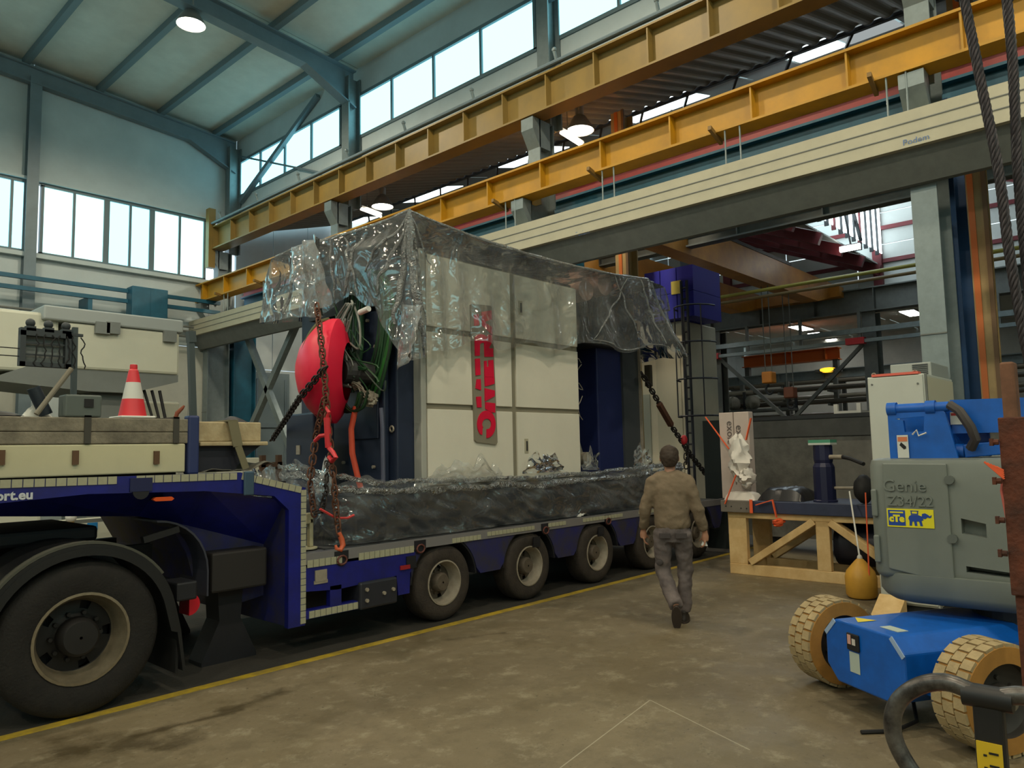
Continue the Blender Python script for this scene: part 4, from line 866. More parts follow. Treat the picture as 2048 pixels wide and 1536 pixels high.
def zp(u, v): return (820+u*360/1536, 580+v*360/1536)          # pixel of the enlarged crop -> photo pixel
def wp(u, v, y):
    w = P(*zp(u, v), y=y); return (w.x, w.z)
YLg = YD-.03
pl = obj('logo_plate', MB().prism([wp(u, v, YLg) for u, v in ((520,125),(535,118),(690,135),(702,148),(748,1300),(738,1320),(572,1298),(556,1282))], 'y', YLg, YD-.006), m_logo_p, MC)
def letter(pts): obj('logo_letter', MB().prism([wp(u, v, YLg) for u, v in pts], 'y', YLg-.012, YLg), m_logo_r, pl)
letter([(541,212),(578,206),(584,300),(546,308)])                                                          # A, top piece
letter([(608,188),(690,175),(694,250),(640,270),(640,282),(696,318),(697,385),(612,302)])                   # A, lower piece
letter([(551,400),(566,385),(600,378),(628,384),(652,404),(664,380),(698,386),(700,440),(668,496),(704,500),(706,570),(634,570),(630,452),(610,450),(592,462),(590,560),(552,562),(549,440)])   # R
letter([(552,588),(592,584),(597,724),(557,730)])                                                          # E, top piece
letter([(630,606),(650,604),(651,656),(667,655),(666,600),(706,597),(712,745),(632,740)])                   # E, lower piece
letter([(566,762),(598,760),(602,856),(556,840)]); letter([(562,912),(602,908),(606,1002),(570,1002)])        # M, top pieces
letter([(632,742),(714,746),(716,800),(660,818),(636,822)]); letter([(634,838),(718,858),(718,906),(636,950)]); letter([(638,956),(722,968),(722,1046),(690,1044),(640,1016)])
cw = [(648+82*math.cos(a)*.95, 1146+118*math.sin(a)) for a in [math.radians(d) for d in range(78,-242,-16)]]
ci = [(650+40*math.cos(a), 1146+48*math.sin(a)) for a in [math.radians(d) for d in range(-222,60,16)]]
letter(cw+[(612,1236),(614,1160)]+ci+[(652,1188),(650,1262)])                                                # O shaped like a spanner jaw
# upper machinery under the film, rear column
obj('top_machinery', MB().box(5.15,8.0,6.5,8.0,3.88,4.12), m_mdark, MC, bevel=.03)
obj('top_motor', MB().cyl((5.15,7.0,3.75),(5.15,7.0,4.2),.28,20), m_mdark, MC, smooth=True)
obj('top_cable_tray', MB().box(4.93,5.0,6.2,7.8,3.35,3.75), m_mdark, MC)
obj('rear_column', MB().box(9.3,10.4,6.7,7.9,1.36,3.9), m_navy2, MC, bevel=.02)
obj('rear_plate', MB().box(9.95,10.42,6.66,6.7,1.36,3.8), mat('rear_grey', (62,66,70), .5), MC)
obj('rear_strip', MB().box(10.4,10.43,6.62,6.72,1.3,3.5), m_rim, MC)
obj('mid_frame', MB().box(8.06,9.3,7.1,7.9,1.36,4.0), m_mdark, MC)
for z in (1.8,2.25,2.7,3.1): obj('mid_bar', MB().box(8.06,9.3,7.05,7.1,z,z+.03), m_black, MC)
for x in (8.4,8.8): obj('mid_post', MB().box(x,x+.08,7.0,7.1,1.36,3.9), m_grey, MC)
obj('push_rod', MB().cyl((8.35,6.55,2.25),(8.62,6.55,1.62),.06,12).cyl((8.1,6.55,1.58),(8.62,6.55,1.58),.055,12), mat('rod_grey', (150,146,132), .4, metal=.4), MC, smooth=True)
obj('rod_joint', MB().cyl((8.62,6.42,1.60),(8.62,6.68,1.60),.1,16), m_rim, MC, smooth=True)
for k in range(6):
    obj('loose_wire', MB().tube([(8.1+.55*j/8+.05*nz(k*2.3,j*.4), 6.5, 3.0-.14*k+.25*math.sin(j/8*math.pi*(1+.3*k))*(-1)**k*.5+.05*nz(k,j*.6,3)) for j in range(9)], .007, 5), m_rim, MC)
for px, py in ((1177,582),(1214,572)):
    c = P(px, py, y=6.35); obj('wooden_roller', MB().cyl((c.x-.06,6.35,c.z),(c.x+.02,6.9,c.z),.15,18), mat('roller_wood', (190,150,132), .6, n=.3, ns=12), MC, smooth=True)
obj('rear_upper_body', MB().box(8.1,10.2,6.55,8.0,3.3,4.15), m_mdark, MC, bevel=.05)
obj('shackle_block', MB().box(10.5,10.58,6.5,6.6,2.75,3.1), mat('rust_dark', (70,60,46), .7), MC)
obj('orange_hose', MB().tube([(4.55,6.32,2.23),(4.52,6.36,2.0),(4.54,6.37,1.75),(4.58,6.33,1.5),(4.6,6.3,1.37)], .03, 10), mat('hose_orange', (204,78,52), .5), MC, smooth=True)
obj('conduit', MB().tube([(4.64,6.0+.02,2.2),(4.64,6.0,2.0),(4.64,5.99,1.37)], .022, 8), mat('conduit_grey', (74,78,98), .5), MC, smooth=True)
# red dished cover on the end of the machine
m_redd = mat('red_cover', (226,24,62), .42, n=.06, ns=5)
RC = P(664,742,x=4.38); RR = .54; RA = Vector((-.70,.70,.05)).normalized()
rd = obj('red_cover', MB().lathe([(.3,-.16),(RR*.9,-.10),(RR,-.06),(RR*1.0,-.0),(RR*.985,.03),(RR*.9,.12),(RR*.75,.21),(RR*.5,.30),(RR*.25,.345),(.005,.355)], RC, RA, 48), m_redd, MC, smooth=True)
RS = RA.cross(Vector((0,0,1))).normalized()
def dome_pt(k, off=.02):
    z = RR*k; r = min(1, abs(k)); h = .03+.33*(1-r**2)**.8
    return RC+Vector((0,0,z*1.0))+RA*(h*.62+off)-RS*.30*(1-r*r)**.5
obj('cover_strap', MB().tube([dome_pt(k/12) for k in range(-12,13)], .02, 6), mat('strap_green', (84,84,54), .8), rd)
obj('cover_mount', MB().cyl(RC-RA*.1, RC+Vector((.4,-.1,0)), .12, 16), m_mdark, MC)
# ---- bundles of green and grey cable hung on the end of the machine
CB = thing('cable_bundle', 'hanging bundle of green and grey cables tied up on the end of the machine', 'cables', (4.55, 6.4, 2.1))
m_cg = [mat('cable_green', (34,76,44), .5), mat('cable_dark_green', (36,54,42), .5), mat('cable_bright_green', (44,112,44), .5)]; m_cgrey = [mat('cable_grey', (96,100,96), .5), mat('cable_lightgrey', (140,142,136), .5)]
def hang(px, n, w, r, mats, x=4.86, jit=1.0):
    for k in range(n):
        o = random.uniform(-w, w); o2 = random.uniform(-w, w); dx = random.uniform(-.03, .03)
        pts = [P(a+o*(1 if i else .6)+4.5*jit*nz(k*1.7, i*.8), b+o2*.25, x=x+dx) for i, (a, b) in enumerate(px)]
        sm = []
        for i in range(len(pts)-1):
            p0, p1, p2, p3 = pts[max(i-1,0)], pts[i], pts[i+1], pts[min(i+2,len(pts)-1)]
            for j in range(4):
                s = j/4; sm.append(.5*((2*p1)+(p2-p0)*s+(2*p0-5*p1+4*p2-p3)*s*s+(3*p1-p0-3*p2+p3)*s**3))
        obj('cable', MB().tube(sm+[pts[-1]], r, 5), random.choice(mats), CB, smooth=True)
hang([(722,560),(735,545),(757,556),(772,610),(768,680),(752,750),(738,795)], 32, 17, .016, [m_cg[0], m_cg[1], m_cg[2]])
hang([(735,548),(715,570),(706,640),(704,700),(696,760),(690,780)], 30, 20, .016, [m_cg[1], m_cg[0], m_cg[1]], x=4.85)
hang([(700,610),(682,650),(672,700),(668,740),(680,762),(694,756)], 30, 14, .013, m_cgrey+[m_cg[1]], x=4.55, jit=2.0)
hang([(690,640),(676,690),(684,730),(672,765),(690,772)], 12, 14, .010, m_cgrey, x=4.5, jit=3.5)
hang([(672,775),(676,800),(695,822),(718,815),(727,785)], 18, 9, .012, [m_cg[0], m_cg[0], m_cg[1]], x=4.55)
random.seed(21)
for k in range(16):
    a = (random.uniform(668,712), random.uniform(600,700)); b = (random.uniform(672,760), random.uniform(690,790))
    hang([a, ((a[0]+b[0])/2+random.uniform(-22,22), (a[1]+b[1])/2+random.uniform(-10,25)), b, (b[0]-random.uniform(-18,25), b[1]+random.uniform(-20,18))], 1, 2, random.choice((.007,.009,.012)), m_cgrey+[m_cg[1], m_cg[0]], x=4.6, jit=2)
hang([(655,790),(652,815),(648,850)], 3, 3, .016, [m_cg[1]], x=4.4)
hang([(664,755),(690,757),(715,770),(732,790),(742,800)], 6, 4, .008, [m_rim], x=4.55, jit=3)
for c, r in ((P(740,798,x=4.66), .075), (P(712,768,x=4.6), .05)):
    obj('tie_knot', MB().grid(lambda u, v, c=c, r=r: tuple(Vector(c)+r*(1+.6*nz(u*9,v*7,r*50))*Vector((math.sin(math.pi*(v*.98+.01))*math.cos(2*math.pi*u), math.sin(math.pi*(v*.98+.01))*math.sin(2*math.pi*u), -math.cos(math.pi*(v*.98+.01))))), 18, 12, cu=True), m_rim, CB, smooth=True)
for z, yy in ((3.2,6.13),(2.95,6.9)): obj('white_sleeve', MB().cyl((4.5,yy+.05,z-.02),(4.5,yy-.1,z),.03,10), m_cw, CB, smooth=True)

# ---------------------------------------------------------------- clear plastic film
def film_mat(name, haze, bscale, bstr, rough=.07):
    M = bpy.data.materials.new(name); M.use_nodes = True; t = M.node_tree; L = t.links.new; t.nodes.remove(t.nodes['Principled BSDF'])
    g = t.nodes.new('ShaderNodeNewGeometry'); n1 = t.nodes.new('ShaderNodeTexNoise'); n1.inputs['Scale'].default_value = bscale; n1.inputs['Detail'].default_value = 2.5; n1.inputs['Roughness'].default_value = .42; n1.inputs['Distortion'].default_value = 1.6
    L(g.outputs['Position'], n1.inputs['Vector'])
    vr = t.nodes.new('ShaderNodeTexVoronoi'); vr.feature = 'SMOOTH_F1'; vr.inputs['Scale'].default_value = bscale*.55; vr.inputs['Smoothness'].default_value = .25
    wq = t.nodes.new('ShaderNodeVectorMath'); wq.operation = 'ADD'; L(g.outputs['Position'], wq.inputs[0]); sc_ = t.nodes.new('ShaderNodeVectorMath'); sc_.operation = 'SCALE'; sc_.inputs[3].default_value = .5; L(n1.outputs['Color'], sc_.inputs[0]); L(sc_.outputs[0], wq.inputs[1]); L(wq.outputs[0], vr.inputs['Vector'])
    sm_ = t.nodes.new('ShaderNodeMath'); sm_.operation = 'MULTIPLY_ADD'; sm_.inputs[1].default_value = .9; L(vr.outputs['Distance'], sm_.inputs[0]); L(n1.outputs[0], sm_.inputs[2])
    bp = t.nodes.new('ShaderNodeBump'); bp.inputs['Strength'].default_value = bstr; bp.inputs['Distance'].default_value = .07; L(sm_.outputs[0], bp.inputs['Height'])
    tr_ = t.nodes.new('ShaderNodeBsdfTransparent'); tr_.inputs[0].default_value = (.97,.98,.98,1)
    df = t.nodes.new('ShaderNodeBsdfDiffuse'); df.inputs[0].default_value = (.8,.82,.82,1); tl = t.nodes.new('ShaderNodeBsdfTranslucent'); tl.inputs[0].default_value = (.8,.82,.82,1)
    for q in (df, tl): L(bp.outputs[0], q.inputs['Normal'])
    ad = t.nodes.new('ShaderNodeMixShader'); ad.inputs[0].default_value = .5; L(df.outputs[0], ad.inputs[1]); L(tl.outputs[0], ad.inputs[2])
    n2 = t.nodes.new('ShaderNodeTexNoise'); n2.inputs['Scale'].default_value = 2.2; n2.inputs['Detail'].default_value = 6; L(g.outputs['Position'], n2.inputs['Vector'])
    mr = t.nodes.new('ShaderNodeMapRange'); mr.inputs[1].default_value = .35; mr.inputs[2].default_value = .7; mr.inputs[3].default_value = haze*.45; mr.inputs[4].default_value = haze*1.7; L(n2.outputs[0], mr.inputs[0])
    lw = t.nodes.new('ShaderNodeLayerWeight'); lw.inputs[0].default_value = .5; L(bp.outputs[0], lw.inputs['Normal'])
    pw = t.nodes.new('ShaderNodeMath'); pw.operation = 'POWER'; pw.inputs[1].default_value = 4.0; L(lw.outputs['Facing'], pw.inputs[0])
    hz = t.nodes.new('ShaderNodeMath'); hz.operation = 'MULTIPLY_ADD'; hz.inputs[1].default_value = .55; hz.use_clamp = True; L(pw.outputs[0], hz.inputs[0]); L(mr.outputs[0], hz.inputs[2])
    m1 = t.nodes.new('ShaderNodeMixShader'); L(hz.outputs[0], m1.inputs[0]); L(tr_.outputs[0], m1.inputs[1]); L(ad.outputs[0], m1.inputs[2])
    gl = t.nodes.new('ShaderNodeBsdfGlossy'); gl.inputs['Roughness'].default_value = rough; L(bp.outputs[0], gl.inputs['Normal'])
    fr_ = t.nodes.new('ShaderNodeFresnel'); fr_.inputs[0].default_value = 1.5; L(bp.outputs[0], fr_.inputs['Normal'])
    mu = t.nodes.new('ShaderNodeMath'); mu.operation = 'MULTIPLY_ADD'; mu.inputs[1].default_value = 1.0; mu.inputs[2].default_value = .07; mu.use_clamp = True; L(fr_.outputs[0], mu.inputs[0])
    m2 = t.nodes.new('ShaderNodeMixShader'); L(mu.outputs[0], m2.inputs[0]); L(m1.outputs[0], m2.inputs[1]); L(gl.outputs[0], m2.inputs[2])
    L(m2.outputs[0], t.nodes['Material Output'].inputs[0]); return M
m_film = film_mat('clear_film', .13, 2.3, .75, .07)
m_film2 = film_mat('clear_film_low', .12, 2.8, .9, .07)
def interp(tab, s):
    for (a, va), (b, vb) in zip(tab[:-1], tab[1:]):
        if s <= b:
            k = (s-a)/(b-a); k = k*k*(3-2*k) if False else k
            return [x+(y-x)*k for x, y in zip(va, vb)]
    return list(tab[-1][1])
# rim of the upper cover: s -> (x, y, z of the rim, z of the hem, outward push at the hem)
RIM = [(0.0,(5.3,8.2,4.05,3.45,.1)), (.07,(4.62,8.15,4.16,3.35,.16)), (.14,(4.66,7.6,4.20,3.28,.2)), (.20,(4.74,7.05,4.20,3.36,.1)), (.26,(4.82,6.6,4.22,3.44,.06)), (.31,(4.9,6.25,4.26,3.3,.12)),
       (.345,(4.97,5.96,4.33,2.62,.14)), (.38,(5.22,5.95,4.29,2.85,.03)), (.45,(5.9,5.97,4.24,2.95,.02)), (.55,(6.9,5.98,4.21,3.02,.0)), (.64,(7.9,5.98,4.22,3.12,.02)), (.70,(8.8,5.98,4.26,3.16,.04)), (.76,(9.7,5.98,4.34,3.22,.1)),
       (.81,(10.15,6.15,4.34,3.2,.45)), (.88,(10.45,7.0,4.28,3.2,.5)), (.94,(10.4,7.95,4.2,3.2,.12)), (1.0,(9.4,8.05,4.1,3.4,.02))]
CT = Vector((7.4, 7.1, 4.22))
def cover(u, v):
    x, y, z, hz, push = interp(RIM, u)
    d = Vector((x-CT.x, y-CT.y, 0))
    # outward normal of the rim path
    a, b = interp(RIM, max(0, u-.01)), interp(RIM, min(1, u+.01)); tx, ty = b[0]-a[0], b[1]-a[1]; l = math.hypot(tx, ty) or 1; n_ = Vector((ty/l, -tx/l, 0)); n_ = n_ if n_.dot(d) > 0 else -n_
    if v < .22:                       # the top, from the middle to the rim
        k = v/.22; px_, py_ = CT.x+(x-CT.x)*k, CT.y+(y-CT.y)*k
        return (px_, py_, CT.z+(z-CT.z)*k+.03*nz(px_*3,py_*3)-.05*math.sin(math.pi*k))
    k = (v-.22)/.78
    fold = .055*math.sin(u*150+3*nz(u*12,0))*k**.8*(.5+.5*nz(u*14,k*.7)) + .08*nz(u*26,k*1.4,2)*k**.6 + .03*nz(u*70,k*5,4)*k**.5
    if .2 < u < .45: fold += .05*math.sin((u-.345)*260)*k*math.exp(-((u-.345)/.05)**2)
    hz2 = hz+.05*math.sin(u*60)+.06*nz(u*20,0,9)
    o = push*k+max(fold, -.04)
    zz = z+(hz2-z)*k
    px_, py_ = x+n_.x*o, y+n_.y*o
    if .1 < u < .345: px_ = min(px_, 4.97-.25*min(1, k*3)*min(1, (.345-u)/.02))
    if 5.15 < px_ < 10.4: py_ = min(py_, 6.04) if y < 6.5 else py_
    return (px_, py_, zz)
tag(obj('plastic_cover', MB().grid(cover, 340, 46), m_film, smooth=True), 'clear plastic film draped over the top of the machine, peaked at the corner', 'plastic film')
PC = bpy.data.objects['plastic_cover']
m_roll = film_mat('bunched_film', .5, 12.0, .9, .10)
def crease(u0, v0, u1, v1, r, sd, n=26, out=.012):
    pts = []; rr = []
    for k in range(n+1):
        s_ = k/n; p = Vector(cover(u0+(u1-u0)*s_+.004*nz(s_*5,sd), v0+(v1-v0)*s_)); d = Vector((p.x-7.4, p.y-7.1, 0)).normalized()
        pts.append(p+d*out*.5+Vector((0,-out if p.y < 6.1 else 0,.004))); rr.append(r*(.35+.9*math.sin(math.pi*min(1,max(0,.06+s_*.9)))*(.6+.8*abs(nz(s_*9,sd,3)))))
    obj('film_crease_highlight', MB().tube(pts, rr, 6), m_roll, PC, smooth=True)  # whitish tubes along the folds imitate bright highlight streaks
crease(.345,.23,.79,.235,.017,1,120,.0); crease(.345,.23,.08,.235,.017,2,60,.0)               # ridge folds, whitened as highlight lines
crease(.345,.23,.352,.95,.045,3); crease(.345,.23,.333,.90,.032,4); crease(.346,.24,.372,.85,.016,5); crease(.346,.24,.385,.5,.010,6)
crease(.344,.24,.312,.9,.018,8); crease(.344,.24,.29,.7,.013,9); crease(.27,.3,.235,.97,.024,10); crease(.2,.25,.215,.95,.016,11); crease(.16,.26,.13,.95,.022,12); crease(.23,.28,.27,.95,.018,13)
crease(.70,.25,.735,.9,.014,14); crease(.745,.26,.77,.95,.02,15); crease(.78,.25,.80,.97,.024,16); crease(.72,.26,.66,.97,.012,17); crease(.83,.25,.85,.95,.02,18); crease(.66,.97,.78,.985,.012,19,40)
# loose tail of film at the left end
def tail(u, v):
    a, b = P(585+u*55, 500-u*30, x=4.5-.25*u), P(605+u*50, 560+75*math.sin(math.pi*min(1,.3+u*.5)), x=4.4+.0*u)
    p = a+(b-a)*v; return (p.x-.06*math.sin(u*14+v*3)-.05*nz(u*6,v*5,1), p.y, p.z)
m_film3 = film_mat('hazy_film', .26, 2.6, .7, .07)
tag(obj('film_tail', MB().grid(tail, 40, 40), m_film3, smooth=True), 'loose hanging end of clear plastic film beside the red cover', 'plastic film')
def corner(u, v):
    w = [(806,600),(850,600),(835,690),(795,750)]
    a = P(806+40*u, 610, x=4.86-.1*u); b = P(796+32*u, 742-45*abs(u-.1), x=4.80-.05*u); p = a+(b-a)*v
    return (p.x-.04*math.sin(u*9)-.02*nz(u*7,v*6), p.y-.03*nz(u*5,v*5,3), p.z)
tag(obj('film_corner', MB().grid(corner, 24, 24), m_film3, smooth=True), 'pointed corner of clear film hanging in front of the navy body', 'plastic film')
# lower wrap around the base
LW = [(0.0,(4.3,8.18,1.55)), (.12,(4.12,7.4,1.62)), (.2,(4.08,6.6,1.66)), (.25,(4.12,6.06,1.52)), (.3,(4.5,6.0,1.48)), (.4,(5.3,5.98,1.45)), (.6,(7.2,5.98,1.42)), (.8,(9.2,5.98,1.46)), (.9,(10.5,6.02,1.5)), (.95,(10.85,6.5,1.5)), (1.0,(10.85,8.05,1.5))]
def skirt(u, v):
    x, y, zt = interp(LW, u); a, b = interp(LW, max(0, u-.012)), interp(LW, min(1, u+.012)); tx, ty = b[0]-a[0], b[1]-a[1]; l = math.hypot(tx, ty) or 1; n_ = Vector((ty/l, -tx/l)); d = Vector((x-7.4, y-7.1)); n_ = n_ if n_.dot(d) > 0 else -n_
    rag = .10*nz(u*22,0,5)+.05*nz(u*60,0,6)
    z = .885+(zt+rag-.885)*v
    o = .03+.07*nz(u*26,v*3,1)+.05*nz(u*55+v*6,v*4,2)+.03*math.sin(u*170+v*9+4*nz(u*20,v*2))*nz(u*11,1)+.05*math.sin(math.pi*v)**2*(.6+.8*nz(u*9,0,8))
    return (x+n_.x*max(o,-.02), y+n_.y*max(min(o,.09),-.06), z)
tag(obj('plastic_skirt', MB().grid(skirt, 320, 26), m_film2, smooth=True), 'crumpled clear plastic film wrapped around the dark base of the machine', 'plastic film')
def roll(u, a, r0, zo, yo, sd):
    x, y, zt = interp(LW, .16+.76*u); r = r0*(1+.7*nz(u*40,a*1.2,sd)+.4*nz(u*90,a*2,sd+3))
    return (x+.02*nz(u*30,a,sd)+(-.03 if u < .12 else 0), y-.02+yo-r*math.cos(2*math.pi*a), zt-.10+zo+.04*nz(u*12,0,sd)+r*math.sin(2*math.pi*a))
for r0, zo, yo, sd, l in ((.035,.0,-.02,1,'thick'), (.026,.09,.015,9,'thin')):
    tag(obj('film_roll', MB().grid(lambda u, v: roll(u, v, r0, zo, yo, sd), 300, 8), m_roll, smooth=True), '%s twisted roll of bunched clear film along the foot of the cream doors' % l, 'plastic film')
def wisp(c, w, h, sd): return lambda u, v: (c.x+w*(u-.5)*(1-.4*v)+.04*nz(u*4,v*5,sd), c.y-.05*math.sin(u*5+sd)-.06*nz(u*5,v*5,sd+2), c.z+h*v*(.7+.6*nz(u*5,0,sd+4)))
for px, py, w, h, sd in ((1283,935,.45,.38,3), (1185,940,.35,.30,5), (650,985,.35,.30,7), (940,965,1.3,.32,11), (1090,945,.9,.3,13)):
    tag(obj('film_wisp', MB().grid(wisp(P(px,py,y=6.0), w, h, sd), 26, 20), m_film3, smooth=True), {3:'loose upright flap of clear film beside the rear navy column', 5:'loose flap of clear film at the right edge of the cream doors', 7:'loose flap of clear film behind the hanging chains', 11:'wide low flap of clear film in front of the lettered door', 13:'low flap of clear film in front of the door with two locks'}[sd], 'plastic film', 'film flaps at the machine foot')
t = thing('white_rag', 'small white rag lying on the trailer deck edge', 'rag', P(1172,1030,y=5.9)); c = P(1172,1032,y=5.88)
obj('cloth', MB().grid(lambda u, v: (c.x+.2*(u-.5), 5.89+.07*v, .876+.03*math.sin(math.pi*u)*(1+nz(u*6,v*6))), 12, 6), m_cw, t, smooth=True)
# white gear by the neck on the deck
t = thing('white_bracket', 'small cream bracket standing on the deck by the blue neck', 'bracket', (3.8,6.2,.86)); c = P(637,1030,y=6.2)
obj('foot', MB().cyl((3.88,6.2,.873),(3.88,6.2,.885),.12,16), m_crm2, t); obj('upright', MB().box(3.80,3.86,6.17,6.23,.885,1.2).box(3.92,3.96,6.17,6.23,.885,1.15).box(3.8,3.96,6.17,6.23,1.1,1.2), m_crm2, t, bevel=.01)

# ---------------------------------------------------------------- chains
m_ch_r = mat('chain_rust', (112,74,56), .7, metal=.3, n=.4, ns=30); m_ch_d = mat('chain_dark', (48,42,40), .6, metal=.4)
m_ch_o = mat('hook_orange', (196,92,56), .5)
def link_mesh(name, p, r, m_):
    h, w = p*.5, p*.36; pts = []
    for k in range(6): a = math.pi*k/5; pts.append((w*math.cos(a), 0, h*.55+w*math.sin(a)))
    for k in range(6): a = math.pi+math.pi*k/5; pts.append((w*math.cos(a), 0, -h*.55+w*math.sin(a)))
    mb = MB().tube(pts, r, 5, closed=True)
    me = bpy.data.meshes.new(name); me.from_pydata(mb.v, [], mb.f); me.materials.append(m_); me.polygons.foreach_set('use_smooth', [True]*len(me.polygons)); return me
LK = {}
def chain(name, label, pts, pitch, m_, r=.009):
    pts = [Vector(p) for p in pts]; t = thing(name, label, 'chain', pts[0] if pts[0].z < pts[-1].z else pts[-1]); base = WLOC[t.name]
    key = (pitch, m_.name)
    if key not in LK: LK[key] = link_mesh('link', pitch*1.32, r, m_)
    seg = [(a, b) for a, b in zip(pts[:-1], pts[1:])]; tot = sum((b-a).length for a, b in seg); n = int(tot/pitch)
    for i in range(n):
        s = (i+.5)*pitch; 
        for a, b in seg:
            L_ = (b-a).length
            if s <= L_: break
            s -= L_
        d = (b-a).normalized(); o = bpy.data.objects.new('link', LK[key]); COL.objects.link(o); o.parent = t; o.location = a+d*s-base
        o.rotation_mode = 'QUATERNION'; o.rotation_quaternion = d.to_track_quat('Z', 'Y') @ Matrix.Rotation(math.pi/2*(i % 2)+.4, 3, 'Z').to_quaternion()
    return t
hk = P(680,1085,y=5.87)
chain('lashing_chain', 'rusty lashing chain hanging from the film down to the orange hook', [P(678,1068,y=5.86), P(671,1010,y=5.93), P(668,960,x=4.02), P(657,860,x=3.98), P(650,760,x=3.95), P(640,660,x=3.95), P(632,600,x=4.0)], .062, m_ch_r)
chain('lashing_chain', 'rusty double chain strand hanging just left of the red tensioner', [P(628,1030,y=6.05), P(620,960,y=6.15), P(632,870,x=4.0), P(650,790,x=3.94)], .062, m_ch_r)
chain('lashing_chain', 'black loose chain loop hanging in front of the white film bag', [P(632,1025,y=6.0), P(645,1020,y=5.98), P(650,990,y=5.98), P(651,950,y=6.0), P(657,912,x=4.15)], .055, m_ch_d, .008)
chain('lashing_chain', 'rusty chain running diagonally across the red cover to the far side', [P(544,880,y=8.0), P(600,795,x=3.95), P(655,730,x=3.92)], .062, m_ch_d)
t = thing('lashing_chain_hook', 'orange lashing hook caught in the trailer edge', 'hook', hk)
obj('hook', MB().tube([P(678,1066,y=5.86),P(683,1078,y=5.86),P(686,1090,y=5.85),P(681,1100,y=5.84),P(673,1098,y=5.85),P(671,1090,y=5.86)],[.02,.026,.026,.022,.018,.012],10), m_ch_o, t, smooth=True)
t = thing('chain_tensioner', 'red chain tensioner bar with hooks hanging on the rusty chain', 'tensioner', P(660,900,x=4.2)); m_tr = mat('tension_red', (196,44,52), .5)
obj('barrel', MB().cyl(P(654,835,x=3.96),P(657,895,x=3.98),.032,12), m_tr, t, smooth=True); obj('upper_hook', MB().tube([P(652,815,x=3.96),P(658,825,x=3.96),P(654,836,x=3.96)],.018,8), m_tr, t); 
obj('handle', MB().tube([P(654,870,x=3.98),P(640,872,x=3.95),P(630,882,x=3.94)],.02,8), m_tr, t); obj('lower_hook', MB().tube([P(657,895,x=3.98),P(666,905,x=3.97),P(672,915,x=3.95),P(664,922,x=3.96),P(658,914,x=3.96)],.022,8), m_tr, t, smooth=True)
tag(obj('white_film_bag', MB().grid(lambda u, v: (lambda p: (p.x, p.y+.05*math.sin(u*math.pi)*v, p.z))(P(652+(u-.5)*(6+34*v), 915+70*v+8*nz(u*4,v*4), x=4.1)), 14, 18), mat('bag_white', (206,206,204), .5), smooth=True), 'small white plastic bag hanging between the chains', 'bag')
tag(obj('red_cord', MB().tube([P(640,1018,y=5.93),P(672,1036,y=5.92),P(695,1036,y=5.92),P(708,1030,y=5.92)],.012,6), mat('cord_red', (206,64,62), .6), smooth=True), 'short red cord lying on the wrapped base', 'cord')
chain('lashing_chain', 'rear lashing chain running from the machine down behind the worker', [P(1411,948,y=6.55), P(1378,905,y=6.5), P(1345,855,y=6.5), P(1320,810,y=6.5), P(1281,742,y=6.5)], .075, m_ch_d, .012)
t = thing('chain_tensioner', 'rusty ratchet tensioner on the rear lashing chain', 'tensioner', P(1345,855,y=6.48)); obj('body', MB().beam(P(1318,808,y=6.46),P(1342,850,y=6.46),.08,.08), m_ch_r, t); obj('grip', MB().ball(P(1368,880,y=6.46),.06,.06,.09), m_tr, t, smooth=True)
chain('lashing_chain', 'short chain end hanging straight down from the rear tensioner', [P(1372,935,y=6.4), P(1373,890,y=6.4)], .075, m_ch_d, .012)
# ---------------------------------------------------------------- timber stand with blue table (right of the worker)
m_pine = mat('pine', (216,188,136), .7, n=.2, ns=5, col2=(196,162,108))
m_tblu = mat('table_blue', (52,60,86), .5, n=.25, ns=8)
m_orng = mat('strap_orange', (232,96,52), .6)
XS, YS0, YS1 = 9.7, 4.84, 2.30
t = thing('timber_stand', 'pale pine trestle stand with posts and diagonal braces under the blue table', 'stand', (10.0, 3.6, 0))
for x in (XS, XS+.75):
    w = .1
    obj('sill', MB().box(x,x+w,YS1,YS0,0,.14), m_pine, t, bevel=.006)
    obj('top_rail', MB().box(x,x+w,YS1,YS0,.76,.84), m_pine, t, bevel=.006)
    for y, ww in ((YS0-.13,.26),(3.56,.17),(2.45,.2)): obj('post', MB().box(x+.005,x+w-.005,y-ww/2,y+ww/2,.14,.76), m_pine, t, bevel=.006)
    obj('brace', MB().beam((x+.05,YS0-.3,.17),(x+.05,3.66,.76),.09,.15,(1,0,0)), m_pine, t, bevel=.006); obj('brace', MB().beam((x+.05,2.6,.15),(x+.05,3.46,.76),.09,.15,(1,0,0)), m_pine, t, bevel=.006)
obj('cross_rail', MB().box(XS+.1,XS+.75,YS0-.2,YS0-.05,.0,.14).box(XS+.1,XS+.75,2.35,2.5,.0,.14), m_pine, t)
t = thing('blue_table', 'dark blue steel machine table with a grey end plate on the pine stand', 'table', (10.1, 3.6, .84))
obj('bed', MB().box(XS-.05,XS+.9,2.35,4.45,.84,1.0), m_tblu, t, bevel=.01); obj('end_plate', MB().box(XS-.08,XS+.9,4.45,4.9,.84,1.0), mat('plate_grey', (112,106,98), .5, n=.2, ns=6), t, bevel=.008)
for y in (4.52,4.6,4.74,4.82): obj('screw', MB().cyl((XS-.09,y,.9+.02*(y>4.7)),(XS-.08,y,.9+.02*(y>4.7)),.008,6), m_black, t)
obj('under_drum', MB().cyl((XS+.45,2.4,.45),(XS+.45,3.5,.45),.27,24), mat('drum_navy', (30,32,46), .5), t, smooth=True)
